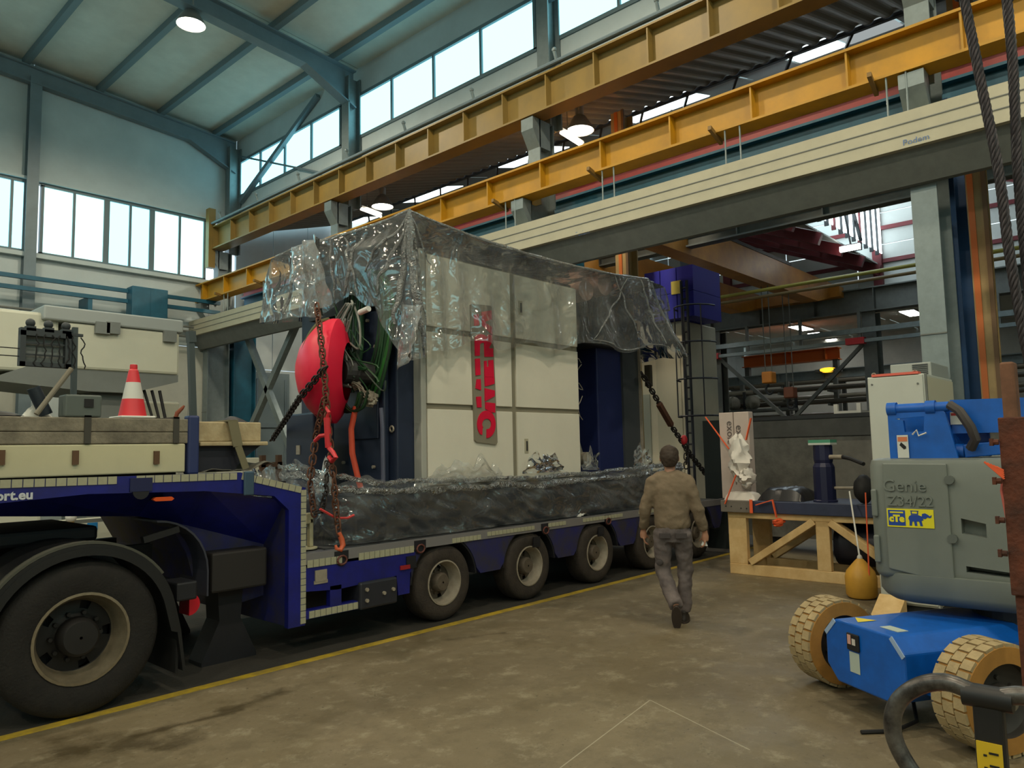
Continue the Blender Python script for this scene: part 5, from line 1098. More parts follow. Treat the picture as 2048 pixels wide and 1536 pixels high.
# blue hydraulic post with pale cap
c = P(1645,890,x=9.9)
t = thing('hydraulic_post', 'dark blue vertical cylinder with a green and white cap standing on the table', 'cylinder', (9.9, c.y, 1.0)); m_hb = mat('post_navy', (26,30,62), .4)
obj('lower_body', MB().lathe([(.15,0),(.15,.02),(.135,.03),(.135,.45),(.11,.50)], (9.9,c.y,1.0), (0,0,1), 12), m_hb, t); obj('upper_body', MB().lathe([(.11,.50),(.12,.54),(.12,.72),(0,.72)], (9.9,c.y,1.0), (0,0,1), 12), m_hb, t)
zt = P(1645,892,x=9.9).z
obj('upper_neck', MB().cyl((9.9,c.y,1.70),(9.9,c.y,1.74),.115,12), m_hb, t)
obj('cap_white', MB().box(9.78,10.02,c.y-.14,c.y+.14,1.735,1.76), mat('cap_white', (190,196,190), .5), t); obj('cap_green', MB().box(9.78,10.02,c.y-.14,c.y+.14,1.76,1.80), mat('cap_green', (70,140,112), .5), t)
a = P(1660,914,x=9.85); b = P(1685,914,x=9.8); d = P(1727,928,x=9.5)
obj('fitting', MB().cyl(a,b,.03,10), m_rim, t, smooth=True); obj('hose', MB().tube([b,P(1700,917,x=9.7),P(1712,922,x=9.6),d],.025,8), m_black, t, smooth=True)
t = thing('hand_wheel', 'black hand wheel on a short silver shaft beside the blue cylinder', 'wheel', P(1722,978,x=9.75)); a = P(1665,976,x=9.9); b = P(1708,976,x=9.8); e = P(1728,978,x=9.75)
obj('shaft', MB().cyl(a,b,.02,10), m_rim, t); obj('wheel', MB().lathe([(.02,-.1),(.1,-.1),(.17,-.04),(.18,0),(.17,.04),(.1,.1),(.02,.1)], e, (.1,-1,0), 28), m_black, t, smooth=True)
# wrapped parts on the end of the table
t = thing('carton_panel', 'tall pinkish carton panel with sideways printed letters strapped upright on the table', 'carton', (9.95, 4.7, 1.0)); mcar = mat('carton', (190,176,168), .7, n=.08, ns=4)
a, b = P(1437,826,x=9.95), P(1503,826,x=9.95)
obj('carton', MB().box(9.95,10.1,b.y+.05,a.y,1.0,a.z), mcar, t, bevel=.01); ymid = (a.y+b.y+.05)/2
obj('fold', MB().box(9.945,9.95,ymid-.006,ymid+.006,1.2,a.z), mat('fold_dark', (120,108,100), .8), t)
for s, yy, z in (('exole', P(1461,870,x=9.95).y, P(1461,865,x=9.95).z), ('exo', P(1479,870,x=9.95).y, P(1479,866,x=9.95).z)):
    text('printed_letters', s, .15, frame((9.943, yy, z), (0,0,-1), (0,-1,0)), mat('print_grey', (92,84,82), .8), t)
def wrapf(c, ry, rz, sd): return lambda u, v: (c.x+.16*math.sin(math.pi*(v*.98+.01))*math.cos(2*math.pi*u)*(1+.9*nz(u*7,v*8,sd)), c.y+ry*math.sin(math.pi*(v*.98+.01))*math.sin(2*math.pi*u)*(1+.8*nz(u*8,v*7,sd+1)), c.z-rz*math.cos(math.pi*(v*.98+.01))*(1+.35*nz(u*8,v*7,sd+2)))
m_foam = mat('white_foam', (214,208,200), .6, n=.06, ns=8)
tag(obj('foam_wrap', MB().grid(wrapf(P(1478,918,x=9.78),.14,.30,3), 26, 18, cu=True), m_foam, smooth=True), 'crumpled white foam wrapping tied against the carton panel', 'wrapping')
tag(obj('foam_wrap', MB().grid(wrapf(P(1494,955,x=9.76),.09,.14,8), 20, 14, cu=True), m_foam, smooth=True), 'small torn flap of white foam below the crumpled wrapping', 'wrapping')
tag(obj('foam_block', MB().grid(lambda u, v: (XS-.05+.28*v, 4.86-.44*u, 1.003+.11*(1-(2*u-1)**8)*(1-(2*v-1)**8)**.5*(1+.1*nz(u*9,v*9))), 18, 10), m_foam, smooth=True), 'white foam pad lying on the end plate of the table', 'foam')
tag(obj('black_wrapped_part', MB().grid(lambda u, v: (XS+.05+.6*v, 4.42-.62*u, 1.003+.17*(1-(2*u-1)**6)*(1-(2*v-1)**6)**.5*(1+.15*nz(u*9,v*9))), 20, 12), mat('black_film', (30,30,34), .3), smooth=True), 'part wrapped in shiny black film on the table', 'part')
t = thing('orange_strap', 'bright orange lashing strap tied around the parts on the table', 'strap', (9.65,4.5,.9))
obj('webbing', MB().beam(P(1502,836,x=9.9),P(1492,880,x=9.88),.012,.04,(1,0,0)), m_orng, t); obj('webbing', MB().beam(P(1411,834,x=9.9),P(1458,898,x=9.9),.012,.022,(1,0,0)), m_orng, t)
obj('webbing', MB().beam(P(1472,950,x=9.62),P(1450,1008,x=9.6),.01,.03,(1,0,0)), m_orng, t); obj('webbing', MB().beam(P(1512,1010,x=9.6),P(1545,1000,x=9.6),.012,.04,(1,0,0)).beam(P(1545,1000,x=9.6),P(1553,1035,x=9.6),.012,.035,(1,0,0)), m_orng, t)
obj('webbing', MB().box(9.6,9.615,4.43,4.47,.84,1.02), m_orng, t); obj('knot', MB().grid(wrapf(P(1557,1045,x=9.62),.05,.05,4), 14, 10, cu=True), m_orng, t, smooth=True)
# yellow load bag on a cord
c = P(1722,1158,x=9.0); r = .17
t = thing('yellow_bag', 'yellow sling bag hanging on a white cord beside the cabinet', 'bag', (c.x,c.y,c.z-.15)); b = P(1718,1112,x=9.0)
obj('bag', MB().lathe([(.01,-.2),(.14,-.2),(.165,-.17),(.17,.02),(.15,.09),(.06,.2),(.02,.24)], c, (0,0,1), 28), mat('bag_yellow', (214,162,62), .5, n=.15, ns=6), t, smooth=True); obj('knot', MB().ball(c+Vector((0,0,.23)),.03,.03,.045), m_cw, t, smooth=True)
obj('cord', MB().cyl(c+Vector((0,0,.24)), P(1699,983,x=9.6), .01, 6), m_cw, t); obj('side_cord', MB().cyl(c+Vector((-.1,-.12,.0)), P(1731,985,x=9.0), .008, 6), m_orng, t)
# white control cabinet
t = thing('control_cabinet', 'tall white control cabinet behind the boom lift with an orange strap on its top', 'cabinet', (8.9, 2.2, 0)); mcab = mat('cabinet_white', (184,188,180), .5, n=.06, ns=3)
xc = 8.35; a, b = P(1733,755,x=xc), P(1848,755,x=xc); zc = a.z
obj('carcass', MB().box(xc+.02,9.55,b.y,a.y,.1,zc), mcab, t, bevel=.008); obj('plinth', MB().box(xc+.06,9.5,b.y+.03,a.y-.03,0,.1), m_dark, t); obj('door', MB().box(xc,xc+.022,b.y+.015,a.y-.01,.12,zc-.01), mcab, t, bevel=.006)
obj('side_door', MB().box(xc+.06,9.5,b.y-.015,b.y,.12,zc-.03), mat('cabinet_side', (190,186,164), .5), t); obj('edge_seam', MB().box(xc+.022,xc+.04,b.y-.018,b.y+.01,.1,zc), m_grey, t)
for y, z in ((a.y-.05,zc-.08),(b.y+.06,zc-.1)): obj('door_screw', MB().cyl((xc-.008,y,z),(xc,y,z),.01,8), m_grey, t)
obj('top_strap', MB().box(xc+.0,xc+.1,b.y+.05,a.y-.05,zc,zc+.025), mat('strap_salmon', (214,100,84), .6), t)
for y in (a.y-.05,b.y+.1): obj('lifting_eye', MB().tube([(xc+.08,y+.02*math.cos(k*math.pi/5),zc+.025+.02*math.sin(k*math.pi/5)) for k in range(10)], .006, 5, closed=True), m_rim, t)
tb = thing('cooling_unit', 'grey vented cooling unit on top of the white cabinet', 'unit', (9.2,b.y+.2,zc)); obj('case', MB().box(8.75,9.5,b.y+.02,b.y+.42,zc,zc+.15), mat('unit_grey', (150,156,152), .5), tb, bevel=.01)
for k in range(6): obj('louvre', MB().box(8.742,8.75,b.y+.05,b.y+.2,zc+.02+.02*k,zc+.03+.02*k), m_dark, tb)
# wooden wedge
c = P(1735,1215,z=0); tag(obj('wooden_wedge', MB().prism([(7.9,0),(8.3,0),(8.3,.2)], 'y', 2.25, 2.5), m_pine), 'small pine wedge on the floor in front of the white cabinet', 'wedge')
# long dark container behind the stand
x = 12.0; a, b = P(1500,838,x=x), P(1720,822,x=x)
t = thing('dark_container', 'long dark grey open container with a black rim behind the pine stand', 'container', (12.6, 3.6, 0)); mct = mat('container_grey', (116,116,110), .7, n=.45, ns=3, col2=(84,84,80), bump=.3, bs=20)
ya = P(1446,835,x=x).y
obj('side', MB().box(x,x+.8,1.2,ya,.25,a.z-.04), mct, t); obj('rim', MB().box(x-.05,x+.85,1.15,ya+.03,a.z-.04,a.z+.02), m_dark, t); obj('upper_band', MB().box(x-.03,x,1.2,ya,a.z-.32,a.z-.04), mat('band_dark', (84,86,84), .6, n=.3, ns=5), t)
ye = P(1408,835,x=x).y
obj('end_post', MB().box(x-.1,x+.3,ya+.0,ye-.02,0,a.z), mat('end_greenblack', (46,54,54), .5), t); obj('patch', MB().box(x-.012,x,2.9,4.4,.5,a.z-.4), mat('patch_grey', (134,132,124), .7, n=.3, ns=3), t)
for y in (1.4,3.3,5.2): obj('leg', MB().box(x+.1,x+.4,y,y+.2,0,.25), m_dark, t)
t = thing('white_tray', 'low white tray standing on the rim of the dark container', 'tray', (12.1,4.3,a.z+.02)); y0, y1 = P(1668,830,x=x).y, P(1722,828,x=x).y
obj('bed', MB().box(12,12.4,y1,y0,a.z+.02,a.z+.06), m_cw, t)
for y in (y0-.03,y1+.03): obj('lug', MB().box(12,12.06,y-.03,y+.03,a.z+.06,a.z+.17), m_cw, t)

# ---------------------------------------------------------------- electric boom lift
m_gb = mat('lift_blue', (6,96,196), .4, n=.12, ns=6, col2=(8,84,172), coat=.2); m_gg = mat('lift_grey', (116,122,116), .5, n=.08, ns=4); m_gg2 = mat('lift_grey_dark', (92,98,94), .5)
m_nm = mat('tyre_beige', (176,156,116), .75, n=.25, ns=10, bump=.2, bs=50); m_nm2 = mat('tyre_side_tan', (176,126,58), .7, n=.2, ns=10)
BL = thing('boom_lift', 'blue and grey electric boom lift with beige solid tyres', 'lift', (6.2, 1.4, 0))
A = Vector((.53,.85,0)).normalized(); F = Vector((-.85,.53,0)).normalized()
W1 = Vector((5.72,2.06,.31)); W2 = W1-A*1.30
def lift_wheel(c, side, sc=1.0):
    """c: wheel centre; side: axis direction of the visible face"""
    R_, wd = .305*sc, .115
    prof = []
    tw = obj('tyre', MB().lathe([(.20,-wd),(R_*.95,-wd),(R_*.97,-wd*.8),(R_*.97,wd*.8),(R_*.95,wd),(.20,wd)], c, side, 44), m_nm2, BL, smooth=True)
    mb = MB(); side = Vector(side).normalized(); u = Vector((0,0,1)); w = side.cross(u).normalized()
    n = 26
    for k in range(n):
        for row in (-1, 0, 1):
            a0 = 2*math.pi*(k+(.5 if row == 0 else 0)+.06)/n; a1 = a0+2*math.pi*.80/n; h0, h1 = (row-.46)*wd*.66, (row+.46)*wd*.66; vs = []
            for r in (R_*.95, R_+.004):
                for h in (h0, h1):
                    for a in (a0, a1): vs.append(c+side*h+(u*math.cos(a)+w*math.sin(a))*r)
            mb.add(vs, [(0,1,3,2),(4,6,7,5),(0,4,5,1),(2,3,7,6),(0,2,6,4),(1,5,7,3)])
    o = obj('tread_blocks', mb, m_nm, tw); o['kind'] = 'stuff'
    obj('rim', MB().lathe([(.215,wd*.98),(.205,wd*.99),(.195,wd*.6),(.15,wd*.35),(.08,wd*.35),(.075,wd*.7),(.01,wd*.75)], c, side, 32), mat('lift_rim', (58,54,50), .6, n=.2, ns=10), tw, smooth=True)
    obj('hub_cap', MB().lathe([(.06,wd*.5),(.055,wd*1.15),(.03,wd*1.3),(.005,wd*1.32)], c, side, 18), mat('lift_hub', (150,144,130), .4, metal=.4), tw, smooth=True)
    for k in range(6):
        a = 2*math.pi*k/6; p = c+(u*math.cos(a)+w*math.sin(a))*.11; obj('wheel_nut', MB().cyl(p+side*wd*.3,p+side*wd*.5,.014,6), mat('lift_rim', (58,54,50)), tw)
lift_wheel(W1, -A); lift_wheel(W2, -A)
back = -F*1.75
lift_wheel(W1+back, -A); lift_wheel(W2+back, -A)
MF = frame((W1+W2)/2*1.0-Vector((0,0,.31)), A, -F)         # local x along the axle, y to the rear, z up
mid = (W1+W2)/2; MF = Matrix.Translation((mid.x,mid.y,0)) @ Matrix(((A.x,-F.x,0,0),(A.y,-F.y,0,0),(0,0,1,0),(0,0,0,1)))
hw = .35
def chamf(mb, y0, y1, z0, z1, c):
    vs = []
    for y in (y0, y1):
        vs += [(-hw+c,y,z0),(hw-c,y,z0),(hw,y,z0+c),(hw,y,z1-c*.9),(hw-c,y,z1),(-hw+c,y,z1),(-hw,y,z1-c*.9),(-hw,y,z0+c)]
    return mb.add(vs, [tuple(range(8)), tuple(range(15,7,-1))]+[(i,8+i,8+(i+1) % 8,(i+1) % 8) for i in range(8)])
obj('chassis', chamf(MB(MF), -.30, 2.1, .16, .57, .10), m_gb, BL, bevel=.012)
for s in (1, -1): obj('axle_arm', MB(MF).box(*( (.42,.56) if s > 0 else (-.56,-.42)),-.1,.12,.22,.42), m_gb, BL, bevel=.015)
obj('steering_link', MB(MF).box(-.56,.56,-.12,-.06,.22,.30), m_gb, BL)
ctl = obj('charge_plug', MB(MF).box(.02,.13,-.315,-.30,.40,.51), m_black, BL, bevel=.008)
for x0, x1, z0, z1, c_, y_ in ((0.03,.12,.26,.39,(176,190,182),-.302), (.045,.075,.44,.48,(200,196,190),-.316), (.085,.115,.44,.50,(206,160,150),-.316)): obj('decal', MB(MF).box(x0,x1,y_-.002,y_,z0,z1), mat('decal_%d' % c_[0], c_, .5), BL)
obj('decal', MB(MF).add([(.22,-.16,.573),(.10,-.24,.573),(.10,-.09,.573)], [(0,1,2)]), mat('decal_yellow', (214,196,30), .5), BL); obj('decal', MB(MF).box(-.2,-.05,-.2,-.12,.571,.574), mat('decal_176', (176,190,182)), BL); obj('decal', MB(MF).box(-.352,-.348,.35,.45,.32,.45), mat('decal_176', (176,190,182)), BL); obj('decal', MB(MF).box(-.352,-.348,.1,.2,.34,.44), mat('decal_brown', (110,70,62), .5), BL)
for sx in (1, -1): obj('edge_stripe', MB(MF).beam((sx*(hw-.005),-.302,.46),(sx*(hw-.10),-.302,.56),.03,.006,(0,1,0)), mat('stripe_pale', (150,174,206), .5), BL)
obj('drag_cable', MB().tube([Vector((mid.x-.02,mid.y-.05,.15)),Vector((mid.x-.2,mid.y-.12,.03)),Vector((mid.x-.4,mid.y-.05,.013)),Vector((mid.x-.55,mid.y+.1,.013))],.012,6), m_black, BL, smooth=True)
# turntable and covers (turned with the boom along -y)
TX0, TX1, TY0, TY1 = 5.66, 6.75, -.35, 1.74
obj('turntable', MB().cyl((6.2,.85,.56),(6.2,.85,.70),.40,32), mat('turn_dark', (40,44,50), .5), BL)
obj('turntable_plate', MB().box(5.85,6.65,0.0,1.6,.68,.76), m_gb, BL)
def rbox(mb, x0, x1, y0, y1, z0, z1, r, bulge=0., n=5, low=False):
    """box with rounded plan corners and a front that bulges at its lower edge"""
    def ring(z, o):
        pts = []
        for cx_, cy_, a0 in ((x1-r,y1-r,0),(x0+r,y1-r,90),(x0+r,y0+r,180),(x1-r,y0+r,270)):
            for k in range(n+1): a = math.radians(a0+90*k/n); pts.append((cx_+(r+o)*math.cos(a), cy_+(r+o)*math.sin(a), z))
        return pts
    if low: zs = [(z0,-.16),(z0+.02,-.08),(z0+.05,-.03),(z0+.09,0),(z1-.006,0),(z1,-.01)]
    else: zs = [(z0,-.06),(z0+.02,-.015),(z0+.05,0.0),(z1-.05,0),(z1-.012,-.012),(z1,-.05)]
    m_ = 4*(n+1); vs = []
    for z, o in zs: vs += ring(z, o)
    fs = [(i*m_+j, i*m_+(j+1) % m_, (i+1)*m_+(j+1) % m_, (i+1)*m_+j) for i in range(len(zs)-1) for j in range(m_)]+[tuple(range(m_))[::-1], tuple((len(zs)-1)*m_+j for j in range(m_))]
    return mb.add(vs, fs)
cv = obj('battery_cover', rbox(MB(), TX0,TX1,TY0,TY1,.80,1.635,.09), m_gg, BL, smooth=True)
obj('lower_bumper', rbox(MB(), TX0-.02,TX1+.02,TY0-.02,TY1+.01,.63,.85,.26,n=8,low=True), m_gg, BL, smooth=True)
yd0, yd1 = P(1893,920,x=TX0).y, P(1765,920,x=TX0).y
obj('cover_door', MB().prism([(yd1,.875),(yd0,.805),(yd0,1.60),(yd1,1.605)], 'x', TX0-.018, TX0+.01), m_gg, BL, bevel=.008)
for px, py in ((1905,960),(1912,1078)): c = P(px, py, x=TX0-.02); obj('cover_latch', MB().cyl((TX0-.03,c.y+.02,c.z),(TX0+.0,c.y+.02,c.z),.03,14), m_gg2, BL)
for z in (.98,1.3): obj('hinge_lip', MB().box(TX0-.014,TX0+.02,TY1-.06,TY1-.02,z-.07,z+.12), m_gg, BL, bevel=.01)
for a, b, z0, z1, dp in ((1.03,1.17,1.12,1.24,.08),(.80,1.16,.87,.93,.14)): carve(cv, MB().prism([(b,z0+.02),(b,z1),(a,z1-.03),(a,z0)], 'x', TX0-.1, TX0+dp))
text('embossed_name', 'Genie', .115, frame((TX0-.024, P(1810,972,x=TX0).y, P(1810,972,x=TX0).z), (0,-1,0), (0,0,1)), m_gg, BL, extrude=.005)
text('embossed_name', 'Z34/22', .10, frame((TX0-.024, P(1822,1004,x=TX0).y, P(1822,1003,x=TX0).z), (0,-1,0), (0,0,1)), m_gg, BL, extrude=.005)
a, b = P(1775,1016,x=TX0), P(1871,1058,x=TX0); zA, zB = a.z, P(1775,1052,x=TX0).z
st = obj('maker_sticker', MB().box(TX0-.023,TX0-.019,b.y,a.y,zB,zA), mat('sticker_yellow', (226,214,36), .5), BL)
w_ = a.y-b.y; obj('sticker_square', MB().box(TX0-.025,TX0-.023,a.y-w_*.40,a.y-w_*.03,zB+.01,zA-.01), mat('sticker_blue', (24,66,152), .5), st)
text('sticker_letters', 'cTe', .062, frame((TX0-.0265, a.y-w_*.215, (zA+zB)/2-.006), (0,-1,0), (0,0,1)), mat('sticker_yellow', (226,214,36)), st, bold=.004); obj('sticker_bar', MB().box(TX0-.0265,TX0-.025,a.y-w_*.36,a.y-w_*.07,zA-.03,zA-.02), mat('sticker_yellow', (226,214,36)), st)
# elephant mark: body, legs, head with trunk, box on the back
def el(pts): 
    h_ = zA-zB
    obj('sticker_elephant', MB().prism([(a.y-w_*(.44+.52*u), zB+h_*(.06+.88*v)) for u, v in pts], 'x', TX0-.0255, TX0-.0232), mat('sticker_blue', (24,66,152)), st)
el([(.08,.62),(.18,.72),(.45,.72),(.62,.62),(.66,.42),(.58,.36),(.62,.05),(.52,.05),(.48,.32),(.38,.32),(.40,.05),(.30,.05),(.27,.32),(.20,.3),(.18,.05),(.08,.05),(.09,.35),(.05,.48)])
el([(.6,.62),(.62,.8),(.74,.84),(.84,.76),(.93,.66),(.96,.72),(1.0,.74),(.98,.6),(.92,.55),(.82,.6),(.76,.5),(.66,.5)])
el([(.16,.74),(.16,.96),(.20,.96),(.20,.80),(.42,.80),(.42,.96),(.46,.96),(.46,.74)]); el([(.14,.94),(.14,.98),(.48,.98),(.48,.94)])
# boom parts in blue
yp0, yp1 = P(1893,830,x=5.75).y, P(1777,830,x=5.75).y; zp1 = P(1800,815,x=5.75).z
bp_ = obj('boom_post', MB().prism([(yp1,1.62),(yp1,zp1-.02),(yp1-.02,zp1),(yp0+.04,zp1),(yp0,zp1-.05),(yp0-.06,1.62)], 'x', 5.72, 5.76), m_gb, BL, bevel=.006); obj('boom_post', MB().prism([(yp1,1.62),(yp1,zp1-.02),(yp1-.02,zp1),(yp0+.04,zp1),(yp0,zp1-.05),(yp0-.06,1.62)], 'x', 6.3, 6.34), m_gb, BL, bevel=.006)
obj('inner_link', MB().box(5.98,6.02,yp0-.2,yp1-.01,1.64,zp1-.03), m_gb, BL)
carve(bp_, MB().prism([(yp1-.05,zp1-.08),(yp0+.13,zp1-.07),(yp0+.14,1.82),(yp0+.26,1.82),(yp1-.10,1.9)], 'x', 5.66, 5.80))
obj('pivot_tube', MB().cyl((5.74,yp1-.04,zp1-.01),(5.74,yp0-.02,zp1-.01),.035,14), m_gb, BL, smooth=True); obj('pivot_ring', MB().cyl((5.74,yp0+.12,zp1-.01),(5.74,yp0+.06,zp1-.01),.048,14), m_gb, BL, smooth=True); obj('pivot_ring', MB().cyl((5.74,yp1-.06,zp1-.01),(5.74,yp1,zp1-.01),.048,14), m_gb, BL, smooth=True)
obj('upper_boom', MB().box(5.85,6.1,-1.2,yp0+.05,1.86,2.02), m_gb, BL, bevel=.01); obj('upper_boom_sheath', MB().prism([(yp0-.02,1.80),(yp0-.02,2.03),(-1.2,1.98),(-1.2,1.80)], 'x', 5.78, 5.85), m_gb, BL)
obj('lower_boom', MB().beam((5.82,yp0-.08,1.68),(5.82,-.9,1.86),.09,.08,(1,0,0)), m_gb, BL, bevel=.008); obj('boom_cylinder', MB().cyl((5.82,yp0+.05,1.68),(5.82,yp0-.08,1.68),.05,12), m_gb, BL, smooth=True)
obj('cable_hose', MB().tube([(5.72,yp0-.03,zp1-.0),(5.69,yp0-.09,1.95),(5.68,yp0-.15,1.84),(5.7,yp0-.17,1.76),(5.75,yp0-.13,1.70)],.032,8), mat('hose_brown', (58,52,50), .6), BL, smooth=True)
for px, py, w_, h_, c2 in ((1806,893,.036,.16,(206,120,80)),(1911,836,.045,.085,(190,50,44))):
    c = P(px, py, x=5.71); o = obj('warning_label', MB().box(5.708,5.711,c.y-w_,c.y+w_,c.z-h_*.5,c.z+h_*.5) if px < 1850 else MB().box(5.772,5.776,c.y-w_,c.y+w_,c.z-h_*.5,c.z+h_*.5), mat('label_white', (204,206,200), .5), BL); xo = 5.706 if px < 1850 else 5.77
    obj('label_header', MB().box(xo,xo+.002,c.y-w_*.85,c.y+w_*.85,c.z+h_*.22,c.z+h_*.42), mat('label_%d' % c2[0], c2, .5), o)
    if px < 1850: obj('label_pictogram', MB().prism([(c.y-.02,c.z+.0),(c.y+.01,c.z+.03),(c.y+.022,c.z+.01),(c.y-.005,c.z-.02),(c.y-.02,c.z-.015)], 'x', xo, xo+.002), m_black, o)
obj('pull_wire', MB().tube([(5.7,yp1-.16,1.80),(5.69,yp1-.19,1.83),(5.69,yp1-.2,1.79),(5.69,yp1-.25,1.81)],.006,5), m_cw, BL)

# ---------------------------------------------------------------- rusty stand post at the right edge
m_rust = mat('rusty_steel', (104,52,30), .8, n=.5, ns=7, col2=(58,32,22), bump=.4, bs=40); m_rust2 = mat('rusty_top', (122,84,62), .8, n=.4, ns=10)
xr = 4.35; a = P(1993,725,x=xr); b = P(2026,1300,x=xr)
t = thing('rusty_post', 'thick rusty steel post with bolts and orange straps in front of the boom lift', 'post', (xr, a.y, 0)); y0 = a.y
obj('shaft', MB().box(xr,xr+.12,y0-.12,y0,0,1.83), m_rust, t, bevel=.008); obj('top_stub', MB().box(xr+.01,xr+.11,y0-.07,y0-.008,1.83,a.z), m_rust2, t, bevel=.01); obj('cheek_plate', MB().box(xr-.02,xr,y0-.12,y0+.012,1.0,1.86), m_rust, t, bevel=.006)
for z in (1.74,1.55,1.36,1.20): obj('bolt', MB().cyl((xr-.03,y0+.012,z),(xr-.03,y0+.05,z),.014,8).box(xr-.045,xr-.015,y0+.035,y0+.05,z-.018,z+.018), m_rust, t)
obj('base_foot', MB().box(xr-.3,xr+.4,y0-.3,y0+.1,0,.03), m_rust, t)
for k in range(5): obj('strap_end', MB().tube([(xr-.035,y0-.0,1.6-.01*k),(xr-.04,y0+.03+.012*k,1.62+.006*k)],.005,5), m_orng, t)
obj('hanging_hose', MB().tube([(xr+.02,y0+.005,1.6),(xr+.02,y0+.02,1.5),(xr+.02,y0+.0,1.3),(xr+.02,y0-.03,1.1)],.012,6), mat('hose_pink', (190,96,84), .6), t, smooth=True)
# ---------------------------------------------------------------- pallet truck handle, bottom right
m_tube = mat('worn_grey_tube', (120,116,112), .35, metal=.6, n=.5, ns=14, col2=(46,42,42)); m_pbk = mat('pallet_black', (26,26,28), .45)
t = thing('pallet_truck', 'pallet truck with a grey tubular loop handle and black lever arm', 'pallet truck', (1.9,.35,0)); S = Vector((1.86,.34,1.16))
pts = []
D_ = frame((0,0,0),(1,0,0),(0,1,0))
loop = [(1962,1392),(1900,1366),(1850,1368),(1806,1392),(1786,1430),(1790,1480),(1822,1540),(1880,1610),(1935,1665),(1962,1690)]
xh = 1.84
for px, py in loop: pts.append(P(px, py, x=xh))
pts2 = [Vector((p.x, 2*pts[0].y-p.y-.02, p.z-.0)) for p in reversed(pts)]
allp = pts[::-1]+pts2[::-1]
def smooth_path(pp, n=5):
    out = []
    for i in range(len(pp)-1):
        p0, p1, p2, p3 = pp[max(i-1,0)], pp[i], pp[i+1], pp[min(i+2,len(pp)-1)]
        for j in range(n):
            s = j/n; out.append(.5*((2*p1)+(p2-p0)*s+(2*p0-5*p1+4*p2-p3)*s*s+(3*p1-p0-3*p2+p3)*s**3))
    return out+[pp[-1]]
obj('loop_handle', MB().tube(smooth_path(allp), .0185, 14), m_tube, t, smooth=True)
sx = pts[0]; yc_ = pts[0].y-.012
obj('lever', MB().box(xh-.014,xh+.022,yc_-.027,yc_+.028,.9,sx.z+.016), m_pbk, t, bevel=.008); obj('lever_clamp', MB().cyl((xh,yc_-.045,sx.z),(xh,yc_+.045,sx.z),.024,14), m_pbk, t, smooth=True)
zl = P(1985,1482,x=xh).z
lb_ = obj('lever_label', MB().box(xh-.017,xh-.014,yc_-.022,yc_+.024,.91,zl), mat('label_yellow2', (206,172,34), .5), t)
for z in (zl-.02,zl-.045,zl-.07): obj('label_mark', MB().box(xh-.0185,xh-.017,yc_-.015,yc_+.002,z-.002,z+.002).box(xh-.0185,xh-.017,yc_+.006,yc_+.012,z-.008,z-.004), m_pbk, lb_)
obj('shaft', MB().beam((xh,yc_,.92),(xh+.18,yc_,.25),.05,.05), m_pbk, t); obj('pump_body', MB().box(xh+.1,xh+.34,yc_-.12,yc_+.12,.08,.35), mat('pallet_red', (150,60,40), .5), t, bevel=.02)
for s in (-1, 1):
    obj('fork', MB().box(xh+.3,xh+1.4,yc_+s*.2-.08,yc_+s*.2+.08,.05,.11), mat('pallet_red', (150,60,40)), t, bevel=.01); obj('wheel', MB().cyl((xh+.2,yc_+s*.07-.025,.09),(xh+.2,yc_+s*.07+.025,.09),.09,18), m_pbk, t); obj('fork_roller', MB().cyl((xh+1.25,yc_+s*.2-.04,.04),(xh+1.25,yc_+s*.2+.04,.04),.04,14), m_pbk, t)
# ---------------------------------------------------------------- wire rope slings at the upper right
m_rope = mat('wire_rope', (62,56,60), .55, metal=.4, n=.4, ns=40)
def rope(name, label, pts, r):
    pts = smooth_path([Vector(p) for p in pts], 12); t = thing(name, label, 'rope', pts[-1]); nst = 6; d0 = (pts[-1]-pts[0]).normalized(); a_ = d0.cross(Vector((0,1,0))).normalized(); b_ = d0.cross(a_)
    full = []
    for i in range(len(pts)-1):
        for j in range(6): full.append(pts[i].lerp(pts[i+1], j/6))
    ln = 0; 
    for k in range(nst):
        q = []; s = 0
        for i, p in enumerate(full):
            if i: s += (p-full[i-1]).length
            an = 2*math.pi*(k/nst+s/.16); q.append(p+(a_*math.cos(an)+b_*math.sin(an))*r*.62)
        obj('strand', MB().tube(q, r*.42, 6), m_rope, t, smooth=True)
    return t
R1 = [P(1903,-130,x=3.5), P(1929,0,x=3.5), P(1963,171,x=3.5), P(1997,342,x=3.5), P(2018,500,x=3.5), P(2046,660,x=3.5), P(2075,800,x=3.5)]
R2 = [P(1999,-130,x=3.55), P(2014,0,x=3.55), P(2026,137,x=3.55), P(2036,342,x=3.55), P(2050,500,x=3.55), P(2066,660,x=3.55), P(2085,800,x=3.55)]
R1.insert(0, Vector((3.5, R1[0].y+.02, 6.5))); R2.insert(0, Vector((3.5, R1[0].y-.04, 6.5)))
rope('wire_rope_sling', 'thick dark wire rope sling hanging in front of the cream beam', R1, .019); rope('wire_rope_sling', 'dark wire rope sling hanging closest to the rusty post', R2, .019)
h0 = R1[0]; t = thing('crane_hook', 'crane hook block out of the picture holding the wire rope slings', 'hook', h0)
obj('block', MB().box(h0.x-.2,h0.x+.2,h0.y-.25,h0.y+.2,h0.z,h0.z+.5), m_yel, t, bevel=.04); obj('hoist_rope', MB().cyl((h0.x-.1,h0.y,h0.z+.5),(h0.x-.1,h0.y,ZR(h0.x-.1)+.01),.012,6), m_grey, t); obj('hoist_rope', MB().cyl((h0.x+.1,h0.y,h0.z+.5),(h0.x+.1,h0.y,ZR(h0.x+.1)+.01),.012,6), m_grey, t)
